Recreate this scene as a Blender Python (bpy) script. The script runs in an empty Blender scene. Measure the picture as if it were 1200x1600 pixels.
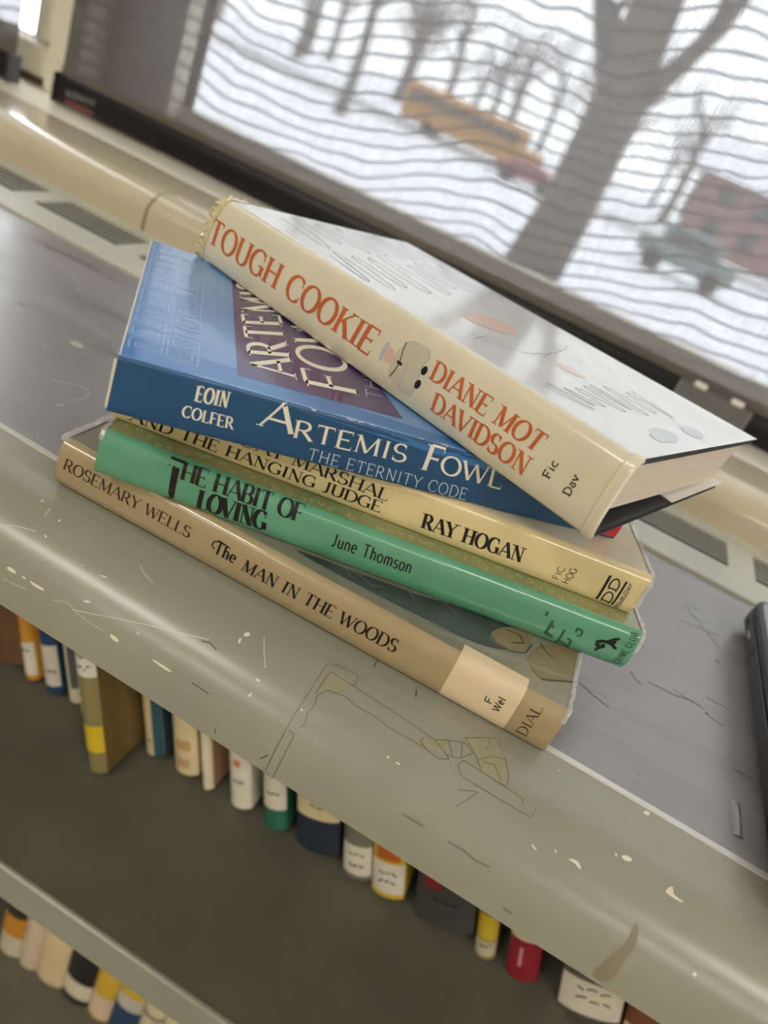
import bpy, bmesh, math, random
import numpy as np
from mathutils import Matrix, Vector

# ------------------------------------------------------------------ camera
F_PX = 1220.0
CAM = np.array([0.0, 0.0, 0.183])
_X = np.array([6540.0, 3630.0, -F_PX]); _X /= np.linalg.norm(_X)
_b = 2130.0; _a = (F_PX * F_PX - 3630.0 * _b) / 6540.0
_U = -np.array([_a, _b, F_PX]); _U -= _X * (_U @ _X); _U /= np.linalg.norm(_U)
RW = np.stack([_X, np.cross(_U, _X), _U])          # rows: world axes in camera coordinates
scene = bpy.context.scene
COL = scene.collection
cam_data = bpy.data.cameras.new('camera')
cam = bpy.data.objects.new('camera', cam_data); COL.objects.link(cam)
right, down, fwd = RW[:, 0], RW[:, 1], RW[:, 2]
cam.matrix_world = Matrix(((right[0], -down[0], -fwd[0], CAM[0]), (right[1], -down[1], -fwd[1], CAM[1]),
                           (right[2], -down[2], -fwd[2], CAM[2]), (0, 0, 0, 1)))
cam_data.sensor_fit = 'HORIZONTAL'; cam_data.sensor_width = 36.0
cam_data.lens = 36.0 * F_PX / 1200.0
cam_data.clip_start = 0.01; cam_data.clip_end = 2000
cam_data.dof.use_dof = True
cam_data.dof.focus_distance = 0.295
cam_data.dof.aperture_fstop = 10.0
scene.camera = cam

# ------------------------------------------------------------------ sky and exposure
world = bpy.data.worlds.new('overcast_sky'); scene.world = world
world.use_nodes = True
bg = world.node_tree.nodes['Background']
bg.inputs['Color'].default_value = (0.90, 0.95, 1.0, 1.0)
bg.inputs['Strength'].default_value = 7.4
scene.view_settings.view_transform = 'Standard'
scene.view_settings.look = 'None'
scene.view_settings.exposure = 0.27
scene.view_settings.gamma = 1.0
scene.view_settings.use_curve_mapping = False
LAMP_STRENGTH = 21.0

# ------------------------------------------------------------------ helpers
random.seed(4)
def srgb(r, g, b):
    f = lambda c: (c / 12.92 if c <= 0.04045 else ((c + 0.055) / 1.055) ** 2.4)
    return (f(r / 255.0), f(g / 255.0), f(b / 255.0), 1.0)

def ray(p):
    v = np.array([p[0] - 600.0, p[1] - 800.0, F_PX]); return RW @ (v / np.linalg.norm(v))
def onz(p, z): r = ray(p); return CAM + r * ((z - CAM[2]) / r[2])
def ony(p, y): r = ray(p); return CAM + r * (y / r[1])
def onx(p, x): r = ray(p); return CAM + r * (x / r[0])
def project(P):
    c = (np.asarray(P) - CAM) @ RW
    return np.stack([c[..., 0] / c[..., 2] * F_PX + 600, c[..., 1] / c[..., 2] * F_PX + 800], -1)

class NT:
    def __init__(self, name):
        self.m = bpy.data.materials.new(name); self.m.use_nodes = True
        self.t = self.m.node_tree; self.n = self.t.nodes; self.b = self.n['Principled BSDF']
        self.out = self.n['Material Output']
    def add(self, typ, **kw):
        nd = self.n.new(typ)
        for k, v in kw.items():
            if k in nd.inputs: nd.inputs[k].default_value = v
            else: setattr(nd, k, v)
        return nd
    def link(self, a, b): self.t.links.new(a, b)

def mat(name, col, rough=0.5, metal=0.0, coat=0.0, coat_rough=0.08, var=0.0, vscale=20.0, bump=0.0, bscale=200.0,
        spec=0.5, col2=None, stretch=None, rvar=0.0):
    t = NT(name); b = t.b
    b.inputs['Roughness'].default_value = rough; b.inputs['Metallic'].default_value = metal
    b.inputs['Coat Weight'].default_value = coat; b.inputs['Coat Roughness'].default_value = coat_rough
    b.inputs['Specular IOR Level'].default_value = spec
    tc = t.add('ShaderNodeNewGeometry'); src = tc.outputs['Position']
    if stretch:
        mp = t.add('ShaderNodeMapping'); mp.inputs['Scale'].default_value = stretch
        t.link(src, mp.inputs['Vector']); src = mp.outputs['Vector']
    if var > 0 or col2:
        nz = t.add('ShaderNodeTexNoise'); nz.inputs['Scale'].default_value = vscale; nz.inputs['Detail'].default_value = 6
        t.link(src, nz.inputs['Vector'])
        rp = t.add('ShaderNodeValToRGB')
        c2 = col2 if col2 else tuple(min(1, c * (1 + var)) for c in col[:3]) + (1,)
        c1 = col if col2 else tuple(c * (1 - var) for c in col[:3]) + (1,)
        rp.color_ramp.elements[0].position = 0.3; rp.color_ramp.elements[1].position = 0.7
        rp.color_ramp.elements[0].color = c1; rp.color_ramp.elements[1].color = c2
        t.link(nz.outputs['Fac'], rp.inputs['Fac']); t.link(rp.outputs['Color'], b.inputs['Base Color'])
        if rvar > 0:
            mr = t.add('ShaderNodeMapRange'); mr.inputs['From Min'].default_value = 0.3; mr.inputs['From Max'].default_value = 0.7
            mr.inputs['To Min'].default_value = rough - rvar; mr.inputs['To Max'].default_value = rough + rvar
            t.link(nz.outputs['Fac'], mr.inputs['Value']); t.link(mr.outputs['Result'], b.inputs['Roughness'])
    else:
        b.inputs['Base Color'].default_value = col
    if bump > 0:
        nb = t.add('ShaderNodeTexNoise'); nb.inputs['Scale'].default_value = bscale; nb.inputs['Detail'].default_value = 4
        t.link(src, nb.inputs['Vector'])
        bp = t.add('ShaderNodeBump'); bp.inputs['Strength'].default_value = bump; bp.inputs['Distance'].default_value = 0.001
        t.link(nb.outputs['Fac'], bp.inputs['Height']); t.link(bp.outputs['Normal'], b.inputs['Normal'])
        if coat > 0: t.link(bp.outputs['Normal'], b.inputs['Coat Normal'])
    return t.m

def clear_mat(name, col=(1, 1, 1, 1), opacity=0.12, rough=0.08):
    t = NT(name)
    tr = t.add('ShaderNodeBsdfTransparent'); tr.inputs['Color'].default_value = col
    gl = t.add('ShaderNodeBsdfPrincipled'); gl.inputs['Base Color'].default_value = (0.85, 0.85, 0.83, 1)
    gl.inputs['Roughness'].default_value = rough
    fr = t.add('ShaderNodeFresnel'); fr.inputs['IOR'].default_value = 1.45
    ad = t.add('ShaderNodeMath'); ad.operation = 'ADD'; ad.inputs[1].default_value = opacity; ad.use_clamp = True
    t.link(fr.outputs['Fac'], ad.inputs[0])
    mx = t.add('ShaderNodeMixShader')
    t.link(ad.outputs['Value'], mx.inputs['Fac']); t.link(tr.outputs['BSDF'], mx.inputs[1]); t.link(gl.outputs['BSDF'], mx.inputs[2])
    t.link(mx.outputs['Shader'], t.out.inputs['Surface'])
    return t.m

def tag(o, label=None, cat=None, group=None, kind=None):
    if label: o['label'] = label
    if cat: o['category'] = cat
    if group: o['group'] = group
    if kind: o['kind'] = kind
    return o

def base_of(o):
    p = np.zeros(3)
    while o is not None:
        p += np.array(o.location); o = o.parent
    return p

def obj(name, verts, faces, mats, parent=None, fm=None, smooth=False, origin=None):
    verts = np.asarray(verts, float).reshape(-1, 3)
    org = np.array(origin, float) if origin is not None else np.zeros(3)
    me = bpy.data.meshes.new(name)
    off = base_of(parent) + org
    me.from_pydata([tuple(v) for v in (verts - off)], [], [tuple(int(i) for i in f) for f in faces])
    if not isinstance(mats, (list, tuple)): mats = [mats]
    for m in mats: me.materials.append(m)
    if fm is not None: me.polygons.foreach_set('material_index', np.array(fm, dtype=np.int32))
    bm = bmesh.new(); bm.from_mesh(me); bmesh.ops.recalc_face_normals(bm, faces=bm.faces); bm.to_mesh(me); bm.free()
    if smooth:
        me.polygons.foreach_set('use_smooth', np.ones(len(me.polygons), dtype=bool))
        try: me.set_sharp_from_angle(angle=math.radians(38))
        except Exception: pass
    me.update()
    o = bpy.data.objects.new(name, me); COL.objects.link(o)
    if parent is not None: o.parent = parent
    o.location = tuple(org)
    return o

def empty(name, loc, label=None, cat=None, group=None, kind=None):
    o = bpy.data.objects.new(name, None); COL.objects.link(o); o.location = tuple(loc)
    o.empty_display_size = 0.02
    return tag(o, label, cat, group, kind)

class MB:
    def __init__(self): self.v = []; self.f = []; self.m = []
    def add(self, vs, fs, mi=0):
        o = len(self.v); self.v += [tuple(x) for x in vs]
        self.f += [tuple(i + o for i in f) for f in fs]; self.m += [mi] * len(fs)
    def box(self, x0, x1, y0, y1, z0, z1, mi=0):
        vs = [(x, y, z) for x in (x0, x1) for y in (y0, y1) for z in (z0, z1)]
        self.add(vs, [(0, 1, 3, 2), (4, 6, 7, 5), (0, 4, 5, 1), (2, 3, 7, 6), (0, 2, 6, 4), (1, 5, 7, 3)], mi)
    def cbox(self, x0, x1, y0, y1, z0, z1, c, mi=0):      # box with chamfered vertical edges and top/bottom rims
        pts = [(x0 + c, y0), (x1 - c, y0), (x1, y0 + c), (x1, y1 - c), (x1 - c, y1), (x0 + c, y1), (x0, y1 - c), (x0, y0 + c)]
        mx, my = (x0 + x1) / 2, (y0 + y1) / 2
        kx = 1 - 2 * c / (x1 - x0); ky = 1 - 2 * c / (y1 - y0)
        ins = [(mx + (p[0] - mx) * kx, my + (p[1] - my) * ky) for p in pts]
        rings = [(ins, z0), (pts, z0 + c), (pts, z1 - c), (ins, z1)]
        vs = [(p[0], p[1], z) for r, z in rings for p in r]
        fs = [tuple(range(7, -1, -1)), tuple(range(24, 32))]
        for k in range(3):
            for i in range(8):
                j = (i + 1) % 8; fs.append((k * 8 + i, k * 8 + j, k * 8 + 8 + j, k * 8 + 8 + i))
        self.add(vs, fs, mi)
    def tube(self, pts, rads, n=10, mi=0):
        pts = [np.array(p, float) for p in pts]; rings = []
        for i, p in enumerate(pts):
            d = pts[min(i + 1, len(pts) - 1)] - pts[max(i - 1, 0)]; d /= np.linalg.norm(d)
            a = np.cross(d, (0, 0, 1)) if abs(d[2]) < .9 else np.cross(d, (1, 0, 0))
            a /= np.linalg.norm(a); b = np.cross(d, a); r = rads[i] if hasattr(rads, '__len__') else rads
            rings.append([p + r * (math.cos(t) * a + math.sin(t) * b) for t in np.linspace(0, 2 * math.pi, n, endpoint=False)])
        vs = [q for r in rings for q in r]; fs = []
        for k in range(len(pts) - 1):
            for i in range(n):
                j = (i + 1) % n; fs.append((k * n + i, k * n + j, k * n + n + j, k * n + n + i))
        fs.append(tuple(range(n - 1, -1, -1))); fs.append(tuple(range((len(pts) - 1) * n, len(pts) * n)))
        self.add(vs, fs, mi)
    def extrude_x(self, prof, x0, x1, mi=0, closed=True, n=1):   # prof: list of (y,z), swept along X
        xs = np.linspace(x0, x1, n + 1); k = len(prof)
        vs = [(x, y, z) for x in xs for (y, z) in prof]; fs = []
        for s in range(n):
            for i in range(k if closed else k - 1):
                j = (i + 1) % k; fs.append((s * k + i, s * k + j, (s + 1) * k + j, (s + 1) * k + i))
        if closed: fs += [tuple(range(k - 1, -1, -1)), tuple(range(n * k, n * k + k))]
        self.add(vs, fs, mi)
    def build(self, name, mats, parent=None, smooth=False, origin=None):
        return obj(name, self.v, self.f, mats, parent, self.m, smooth, origin)

# ---- surfaces (a,b) -> point, and the inverse of the camera for them
def solve_px(S, px, ra, rb):
    A, B = np.meshgrid(np.linspace(*ra, 50), np.linspace(*rb, 70), indexing='ij')
    q = project(S(A.ravel(), B.ravel())); k = int(np.argmin(((q - np.array(px)) ** 2).sum(1)))
    p = np.array([A.ravel()[k], B.ravel()[k]]); h = np.array([(ra[1] - ra[0]), (rb[1] - rb[0])]) * 1e-4
    for _ in range(25):
        pts = np.array([p, p + [h[0], 0], p + [0, h[1]]]); q = project(S(pts[:, 0], pts[:, 1]))
        J = np.stack([(q[1] - q[0]) / h[0], (q[2] - q[0]) / h[1]], 1)
        try: d = np.linalg.solve(J, np.array(px) - q[0])
        except Exception: break
        lim = np.array([(ra[1] - ra[0]), (rb[1] - rb[0])]) * 0.05
        p = p + np.clip(d, -lim, lim)
    return p

class Surf:
    def __init__(self, fn, ra, rb): self.fn, self.ra, self.rb = fn, ra, rb
    def uv(self, px): return solve_px(lambda a, b: self.fn(a, b, 0.0), px, self.ra, self.rb)
    def uvs(self, pxs): return np.array([self.uv(p) for p in pxs])
    def at(self, ab, eps=0.0): ab = np.asarray(ab); return self.fn(ab[..., 0], ab[..., 1], eps)

# ------------------------------------------------------------------ a drawn stroke alphabet
def arc(cx, cy, rx, ry, a0, a1, n=22):
    t = np.radians(np.linspace(a0, a1, n)); return [(cx + rx * math.cos(x), cy + ry * math.sin(x)) for x in t]
def L(*p): return ('p', list(p))
G = {}
G['A'] = (.80, [('n', [(.02, 0), (.39, 1)]), ('k', [(.39, 1), (.78, 0)]), L((.15, .34), (.65, .34))], [(.02, 0), (.78, 0)], [])
G['B'] = (.66, [L((.12, 0), (.12, 1)), ('p', [(.12, 1), (.33, 1)] + arc(.33, .76, .22, .24, 90, -90) + [(.12, .52)]), ('p', [(.12, .52), (.35, .52)] + arc(.35, .26, .26, .26, 90, -90) + [(.12, 0)])], [(.08, 0), (.08, 1)], [])
G['C'] = (.76, [('p', arc(.43, .5, .38, .5, 48, 312))], [], [(.69, .80, .14), (.70, .18, .1)])
G['D'] = (.80, [L((.12, 0), (.12, 1)), ('p', [(.12, 1), (.32, 1)] + arc(.32, .5, .42, .5, 90, -90, 26) + [(.12, 0)])], [(.08, 0), (.08, 1)], [])
G['E'] = (.66, [L((.12, 0), (.12, 1)), L((.12, 1), (.58, 1)), L((.12, .52), (.47, .52)), L((.12, 0), (.61, 0))], [(.08, 0), (.08, 1)], [(.58, .92, .09), (.47, .52, .08), (.61, .09, .1)])
G['F'] = (.60, [L((.12, 0), (.12, 1)), L((.12, 1), (.56, 1)), L((.12, .52), (.45, .52))], [(.12, 0), (.08, 1)], [(.56, .92, .09), (.45, .52, .08)])
G['G'] = (.82, [('p', arc(.43, .5, .38, .5, 48, 300)), L((.70, .06), (.70, .42)), L((.50, .42), (.80, .42))], [], [(.69, .80, .14)])
G['H'] = (.84, [L((.14, 0), (.14, 1)), L((.70, 0), (.70, 1)), L((.14, .52), (.70, .52))], [(.14, 0), (.14, 1), (.70, 0), (.70, 1)], [])
G['I'] = (.36, [L((.18, 0), (.18, 1))], [(.18, 0), (.18, 1)], [])
G['J'] = (.46, [('p', [(.30, 1), (.30, .22)] + arc(.14, .22, .16, .22, 0, -130, 12))], [(.30, 1)], [])
G['K'] = (.80, [L((.14, 0), (.14, 1)), ('n', [(.16, .42), (.66, 1)]), ('k', [(.32, .60), (.72, 0)])], [(.14, 0), (.14, 1), (.66, 1), (.72, 0)], [])
G['L'] = (.62, [L((.14, 0), (.14, 1)), L((.14, 0), (.60, 0))], [(.10, 0), (.14, 1)], [(.60, .10, .11)])
G['M'] = (1.0, [('n', [(.12, 0), (.15, 1)]), ('k', [(.15, 1), (.49, .05)]), ('n', [(.49, .05), (.84, 1)]), ('k', [(.84, 1), (.87, 0)])], [(.11, 0), (.87, 0), (.10, 1), (.88, 1)], [])
G['N'] = (.84, [('n', [(.14, 0), (.14, 1)]), ('k', [(.14, 1), (.70, 0)]), ('n', [(.70, 0), (.70, 1)])], [(.14, 0), (.10, 1), (.70, 1)], [])
G['O'] = (.86, [('p', arc(.43, .5, .37, .5, 0, 360, 34))], [], [])
G['P'] = (.62, [L((.12, 0), (.12, 1)), ('p', [(.12, 1), (.33, 1)] + arc(.33, .74, .24, .26, 90, -90) + [(.12, .48)])], [(.12, 0), (.08, 1)], [])
G['R'] = (.74, [L((.12, 0), (.12, 1)), ('p', [(.12, 1), (.33, 1)] + arc(.33, .75, .23, .25, 90, -90) + [(.12, .50)]), ('k', [(.34, .50), (.68, 0)])], [(.12, 0), (.08, 1), (.69, 0)], [])
G['S'] = (.62, [('p', arc(.31, .745, .22, .255, 35, 270, 18) + arc(.31, .25, .25, .25, 90, -150, 20)[1:])], [], [(.50, .84, .11), (.09, .16, .12)])
G['T'] = (.74, [L((.37, 0), (.37, 1)), L((.06, 1), (.68, 1))], [(.37, 0)], [(.06, .92, .09), (.68, .92, .09)])
G['U'] = (.82, [('p', [(.14, 1), (.14, .3)] + arc(.41, .3, .27, .30, 180, 360, 18) + [(.68, 1)])], [(.14, 1), (.68, 1)], [])
G['V'] = (.78, [('k', [(.04, 1), (.40, 0)]), ('n', [(.40, 0), (.74, 1)])], [(.04, 1), (.74, 1)], [])
G['W'] = (1.08, [('k', [(.03, 1), (.30, 0)]), ('n', [(.30, 0), (.54, .95)]), ('k', [(.54, .95), (.78, 0)]), ('n', [(.78, 0), (1.05, 1)])], [(.03, 1), (1.05, 1)], [])
G['Y'] = (.76, [('k', [(.04, 1), (.38, .48)]), ('n', [(.38, .48), (.72, 1)]), L((.38, 0), (.38, .48))], [(.04, 1), (.72, 1), (.38, 0)], [])
G['a'] = (.56, [('p', [(.44, 0), (.44, .46)] + arc(.27, .46, .17, .20, 0, 150, 12)), ('p', arc(.25, .19, .18, .19, 80, 350, 22))], [], [])
G['c'] = (.54, [('p', arc(.29, .33, .22, .33, 50, 310))], [], [])
G['e'] = (.58, [('p', [(.08, .36), (.50, .36)] + arc(.29, .34, .215, .32, 5, 310, 24))], [], [])
G['h'] = (.60, [L((.12, 0), (.12, 1)), ('p', [(.12, .42)] + arc(.30, .44, .18, .22, 180, 0, 14) + [(.48, 0)])], [(.12, 0), (.48, 0)], [])
G['i'] = (.26, [L((.13, 0), (.13, .66)), L((.13, .84), (.13, .96))], [(.13, 0)], [])
G['l'] = (.26, [L((.13, 0), (.13, 1))], [(.13, 0)], [])
G['m'] = (.90, [L((.12, 0), (.12, .66)), ('p', [(.12, .42)] + arc(.285, .46, .165, .20, 180, 0, 12) + [(.45, 0)]), ('p', [(.45, .42)] + arc(.615, .46, .165, .20, 180, 0, 12) + [(.78, 0)])], [(.12, 0), (.78, 0)], [])
G['n'] = (.60, [L((.12, 0), (.12, .66)), ('p', [(.12, .42)] + arc(.30, .44, .18, .22, 180, 0, 14) + [(.48, 0)])], [(.12, 0), (.48, 0)], [])
G['o'] = (.60, [('p', arc(.30, .33, .23, .33, 0, 360, 26))], [], [])
G['s'] = (.48, [('p', arc(.24, .49, .15, .17, 35, 270, 14) + arc(.24, .165, .17, .165, 90, -150, 14)[1:])], [], [])
G['u'] = (.60, [('p', [(.12, .66), (.12, .22)] + arc(.30, .22, .18, .22, 180, 360, 14) + [(.48, .66)]), L((.48, 0), (.48, .66))], [], [])
G['v'] = (.54, [('k', [(.04, .66), (.28, 0)]), ('n', [(.28, 0), (.50, .66)])], [(.04, .66), (.50, .66)], [])
G[' '] = (.38, [], [], [])
STY = {'title': (.20, .075, .09, .05, .05),   # thick, thin, serif half-width, serif thickness, letter gap
    'roman': (.165, .058, .085, .040, .05), 'bold': (.20, .065, .11, .05, .05), 'heavy': (.215, .06, .06, .04, .0),
    'sans': (.11, .10, 0, 0, .05), 'light': (.075, .06, .05, .03, .10), 'slab': (.18, .165, .12, .11, .10),
    'lightsans': (.10, .09, 0, 0, .12), 'flare': (.17, .085, .06, .03, .06), 'hand': (.09, .08, 0, 0, .05),
    'boldsans': (.17, .15, 0, 0, .09)}

def layout(text, style, k):
    """quads (list of 4 points) for text, cap height 1, skeleton x scaled by k"""
    tk, tn, sh, st, gap = STY[style]; quads = []; x = 0.0
    def ribbon(pts, mode):
        pts = np.array(pts, float)
        if len(pts) == 2: pts = pts[0] + (pts[1] - pts[0]) * np.linspace(0, 1, 7)[:, None]
        d = np.gradient(pts, axis=0); d /= (np.linalg.norm(d, axis=1)[:, None] + 1e-9)
        if mode == 'k': w = np.full(len(pts), tk)
        elif mode == 'n': w = np.full(len(pts), tn)
        else: w = tn + (tk - tn) * np.abs(d[:, 1]) ** 1.3
        nrm = np.stack([-d[:, 1], d[:, 0]], 1)
        a = pts + nrm * w[:, None] / 2; b = pts - nrm * w[:, None] / 2
        for i in range(len(pts) - 1): quads.append((a[i], a[i + 1], b[i + 1], b[i]))
    for ch in text:
        w, strokes, ser, ticks = G[ch]
        for mode, pts in strokes: ribbon([(x + px * k, py) for px, py in pts], mode)
        if sh > 0:
            for sx, sy in ser:
                y0 = sy - (st if sy > .5 else 0); cx = x + sx * k; h = sh + tk / 2 * .8
                for q in range(3):
                    a = cx - h + 2 * h * q / 3; b = cx - h + 2 * h * (q + 1) / 3
                    quads.append(((a, y0), (b, y0), (b, y0 + st), (a, y0 + st)))
            for sx, sy, hh in ticks:
                cx = x + sx * k; quads.append(((cx - st / 2, sy - hh), (cx + st / 2, sy - hh), (cx + st / 2, sy + hh), (cx - st / 2, sy + hh)))
        x += w * k + gap
    return quads, x - gap

def lettering(name, surf, text, style, BL, BR, TL, TR, m, parent, eps=0.00012, label=None):
    c = [surf.uv(p) if max(p) > 5 else np.array(p, float) for p in (BL, BR, TL, TR)]      # photo pixels, or surface coordinates
    P = [surf.at(q) for q in c]
    W = (np.linalg.norm(P[1] - P[0]) + np.linalg.norm(P[3] - P[2])) / 2; H = (np.linalg.norm(P[2] - P[0]) + np.linalg.norm(P[3] - P[1])) / 2
    tgt = W / H; gap = STY[style][4]
    nat = sum(G[ch][0] for ch in text)
    k = max(.2, (tgt - gap * (len(text) - 1)) / nat)
    quads, wid = layout(text, style, k)
    q = np.array(quads, float).reshape(-1, 2); s = (q[:, 0] / wid)[:, None]; t = q[:, 1][:, None]
    ab = (c[0] * (1 - s) + c[1] * s) * (1 - t) + (c[2] * (1 - s) + c[3] * s) * t
    v = surf.at(ab, eps); n = len(q) // 4
    o = obj(name, v, [(4 * i, 4 * i + 1, 4 * i + 2, 4 * i + 3) for i in range(n)], m, parent)
    return o

def patch(name, surf, pxs, m, parent, eps=0.0001, n=6, label=None):
    """flat printed/painted shape: closed outline in photo pixels laid on a surface, filled from its centroid"""
    ab = surf.uvs(pxs); return patch_ab(name, surf, ab, m, parent, eps, n)
def patch_ab(name, surf, ab, m, parent, eps=0.0001, n=6):
    ab = np.asarray(ab); dense = []
    for _ in range(2 if len(ab) < 20 and name not in ('tape_residue',) else 0):      # soften the corners
        nx_ = np.roll(ab, -1, 0); ab = np.stack([ab * .75 + nx_ * .25, ab * .25 + nx_ * .75], 1).reshape(-1, 2)
    for i in range(len(ab)):
        a, b = ab[i], ab[(i + 1) % len(ab)]
        for t in ((0,) if len(ab) > 20 else (0, .25, .5, .75)): dense.append(a * (1 - t) + b * t)
    dense = np.array(dense); c = dense.mean(0); K = len(dense); vs = [c]; fs = []
    for r in range(1, n + 1): vs += list(c + (dense - c) * r / n)
    for i in range(K):
        j = (i + 1) % K; fs.append((0, 1 + i, 1 + j))
        for r in range(1, n): fs.append((1 + (r - 1) * K + i, 1 + r * K + i, 1 + r * K + j, 1 + (r - 1) * K + j))
    return obj(name, surf.at(np.array(vs), eps), fs, m, parent)
def quadpatch(name, surf, pxs, m, parent, eps=0.0001, na=10, nb=10):
    c = surf.uvs(pxs); return quadpatch_ab(name, surf, c, m, parent, eps, na, nb)
def quadpatch_ab(name, surf, c, m, parent, eps=0.0001, na=10, nb=10):
    s, t = np.meshgrid(np.linspace(0, 1, na + 1), np.linspace(0, 1, nb + 1), indexing='ij'); s = s.ravel()[:, None]; t = t.ravel()[:, None]
    c = [np.asarray(x) for x in c]
    ab = (c[0] * (1 - s) + c[1] * s) * (1 - t) + (c[3] * (1 - s) + c[2] * s) * t
    fs = [(i * (nb + 1) + j, i * (nb + 1) + j + 1, (i + 1) * (nb + 1) + j + 1, (i + 1) * (nb + 1) + j) for i in range(na) for j in range(nb)]
    return obj(name, surf.at(ab, eps), fs, m, parent)
def ribbon_ab(mb, surf, ab, w, eps=0.0001):
    """thin stroke of width w (metres) along a polyline on a surface"""
    ab = np.asarray(ab, float)
    if len(ab) < 2: return
    P = surf.at(ab, eps); da = 1e-3 * (surf.ra[1] - surf.ra[0]); db = 1e-3 * (surf.rb[1] - surf.rb[0])
    Pa = surf.at(ab + [da, 0], eps) - P; Pb = surf.at(ab + [0, db], eps) - P
    N = np.cross(Pa, Pb); N /= np.linalg.norm(N, axis=1)[:, None]
    d = np.gradient(P, axis=0); d /= (np.linalg.norm(d, axis=1)[:, None] + 1e-12)
    s = np.cross(N, d); ww = np.asarray(w) if hasattr(w, '__len__') else np.full(len(ab), w)
    a = P + s * ww[:, None] / 2; b = P - s * ww[:, None] / 2; n = len(ab)
    mb.add(list(a) + list(b), [(i, i + 1, n + i + 1, n + i) for i in range(n - 1)])
def dense(pxs, n=6):
    out = []
    for i in range(len(pxs) - 1):
        for t in np.linspace(0, 1, n, endpoint=False): out.append(np.array(pxs[i]) * (1 - t) + np.array(pxs[i + 1]) * t)
    return np.array(out + [np.array(pxs[-1])])
def stroke(name, surf, lines, w, m, parent, eps=0.0001):
    mb = MB()
    if name in ('scratch', 'dark_scuff', 'crack', 'ring_mark') and len(lines) > 1:
        for ln in lines: stroke(name, surf, [ln], w, m, parent, eps)
        return
    for ln in lines: ribbon_ab(mb, surf, dense(list(surf.uvs(ln)), 5), w, eps)
    return mb.build(name, m, parent)

# ------------------------------------------------------------------ materials
M = {}
M['lino'] = mat('linoleum', srgb(138, 135, 132), .34, spec=.8, coat=.35, coat_rough=.28, var=.17, vscale=13, bump=.05, bscale=90, stretch=(.6, 3.2, 1), rvar=.10)
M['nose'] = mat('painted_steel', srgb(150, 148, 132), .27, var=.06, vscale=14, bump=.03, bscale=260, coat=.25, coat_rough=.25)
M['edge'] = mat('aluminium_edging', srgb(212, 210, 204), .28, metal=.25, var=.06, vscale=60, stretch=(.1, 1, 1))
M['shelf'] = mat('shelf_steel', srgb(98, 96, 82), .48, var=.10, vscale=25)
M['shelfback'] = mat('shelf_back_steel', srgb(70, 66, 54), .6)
M['vent'] = mat('vent_steel', srgb(190, 190, 176), .42, var=.05, vscale=30)
M['ventdark'] = mat('vent_cavity', srgb(30, 29, 26), .9)
M['sillboard'] = mat('white_sill_paint', srgb(242, 236, 218), .25, coat=.4, coat_rough=.1)
M['sill'] = mat('glazed_sill', srgb(204, 190, 162), .16, var=.05, vscale=9, coat=.5, coat_rough=.06)
M['grout'] = mat('sill_joint', srgb(92, 82, 66), .8)
M['frame'] = mat('cream_frame_paint', srgb(228, 220, 200), .4, var=.05, vscale=30)
M['wall'] = mat('wall_paint', srgb(214, 206, 188), .7, var=.04, vscale=5)
M['ceil'] = mat('ceiling_tile', srgb(222, 220, 212), .9, var=.03, vscale=40)
M['floor'] = mat('floor_tile', srgb(150, 140, 122), .45, var=.08, vscale=10)
M['black'] = mat('black_plastic', srgb(18, 19, 23), .38, spec=.3)
M['graphite'] = mat('graphite_plastic', srgb(66, 68, 70), .4)
M['laptopdark'] = mat('laptop_dark_plastic', srgb(24, 26, 33), .38, bump=.05, bscale=900)
M['laptoplid'] = mat('laptop_lid_metal', srgb(150, 152, 158), .28, metal=.7)
M['white'] = mat('white_paper', srgb(236, 232, 222), .6)
M['chip'] = mat('bare_primer', srgb(226, 218, 196), .6)
M['scuff'] = mat('dark_scuff', srgb(112, 110, 100), .6)
M['tapeline'] = mat('tape_dirt_line', srgb(92, 86, 60), .6)
M['tape'] = mat('old_tape_residue', srgb(152, 146, 118), .36, var=.05, vscale=80)
M['stain'] = mat('brown_residue', srgb(136, 128, 106), .55, var=.12, vscale=140)
M['pages'] = mat('page_edges', srgb(222, 204, 184), .85, var=.10, vscale=160, stretch=(.6, .6, 22))
M['clear'] = clear_mat('clear_mylar', opacity=.10)
M['mylar'] = clear_mat('creased_mylar', col=(1, .98, .93, 1), opacity=.35, rough=.15)

def jacket(name, col, rough=.32, var=.05, vscale=40, coat=.8, bump=.06, bscale=55, **kw):
    return mat(name, col, rough, coat=coat, coat_rough=.07, var=var, vscale=vscale, bump=bump, bscale=bscale, **kw)
M['tc_spine'] = jacket('cream_jacket', srgb(226, 217, 190))
M['tc_top'] = jacket('white_jacket', srgb(222, 220, 214), coat=1.0, bump=.09, bscale=40)
M['tc_text'] = mat('orange_print', srgb(200, 100, 46), .35, coat=.7, var=.10, vscale=60)
M['board_black'] = mat('black_board', srgb(44, 44, 47), .7, var=.15, vscale=300)
M['af_spine'] = jacket('deep_blue_cover', srgb(14, 76, 122), rough=.4, coat=.35, bump=.03)
M['af_top'] = jacket('sky_blue_cover', srgb(86, 140, 202), rough=.32, coat=.8, bump=.03, col2=srgb(124, 164, 214), vscale=16)
M['af_fade'] = jacket('bright_blue_band', srgb(42, 116, 186), rough=.3, coat=.7, bump=.03)
M['af_panel'] = jacket('purple_panel', srgb(66, 46, 104), rough=.3, coat=.7, bump=.03, var=.2, vscale=50)
M['af_line'] = mat('pale_blue_print', srgb(152, 186, 226), .35, coat=.6)
M['ivory'] = mat('ivory_print', srgb(238, 232, 214), .4)
M['paleblue'] = mat('pale_print', srgb(206, 216, 226), .4)
M['red'] = mat('red_print', srgb(190, 34, 48), .35, coat=.4)
M['wornedge'] = mat('worn_paper_edge', srgb(226, 214, 196), .8)
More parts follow.
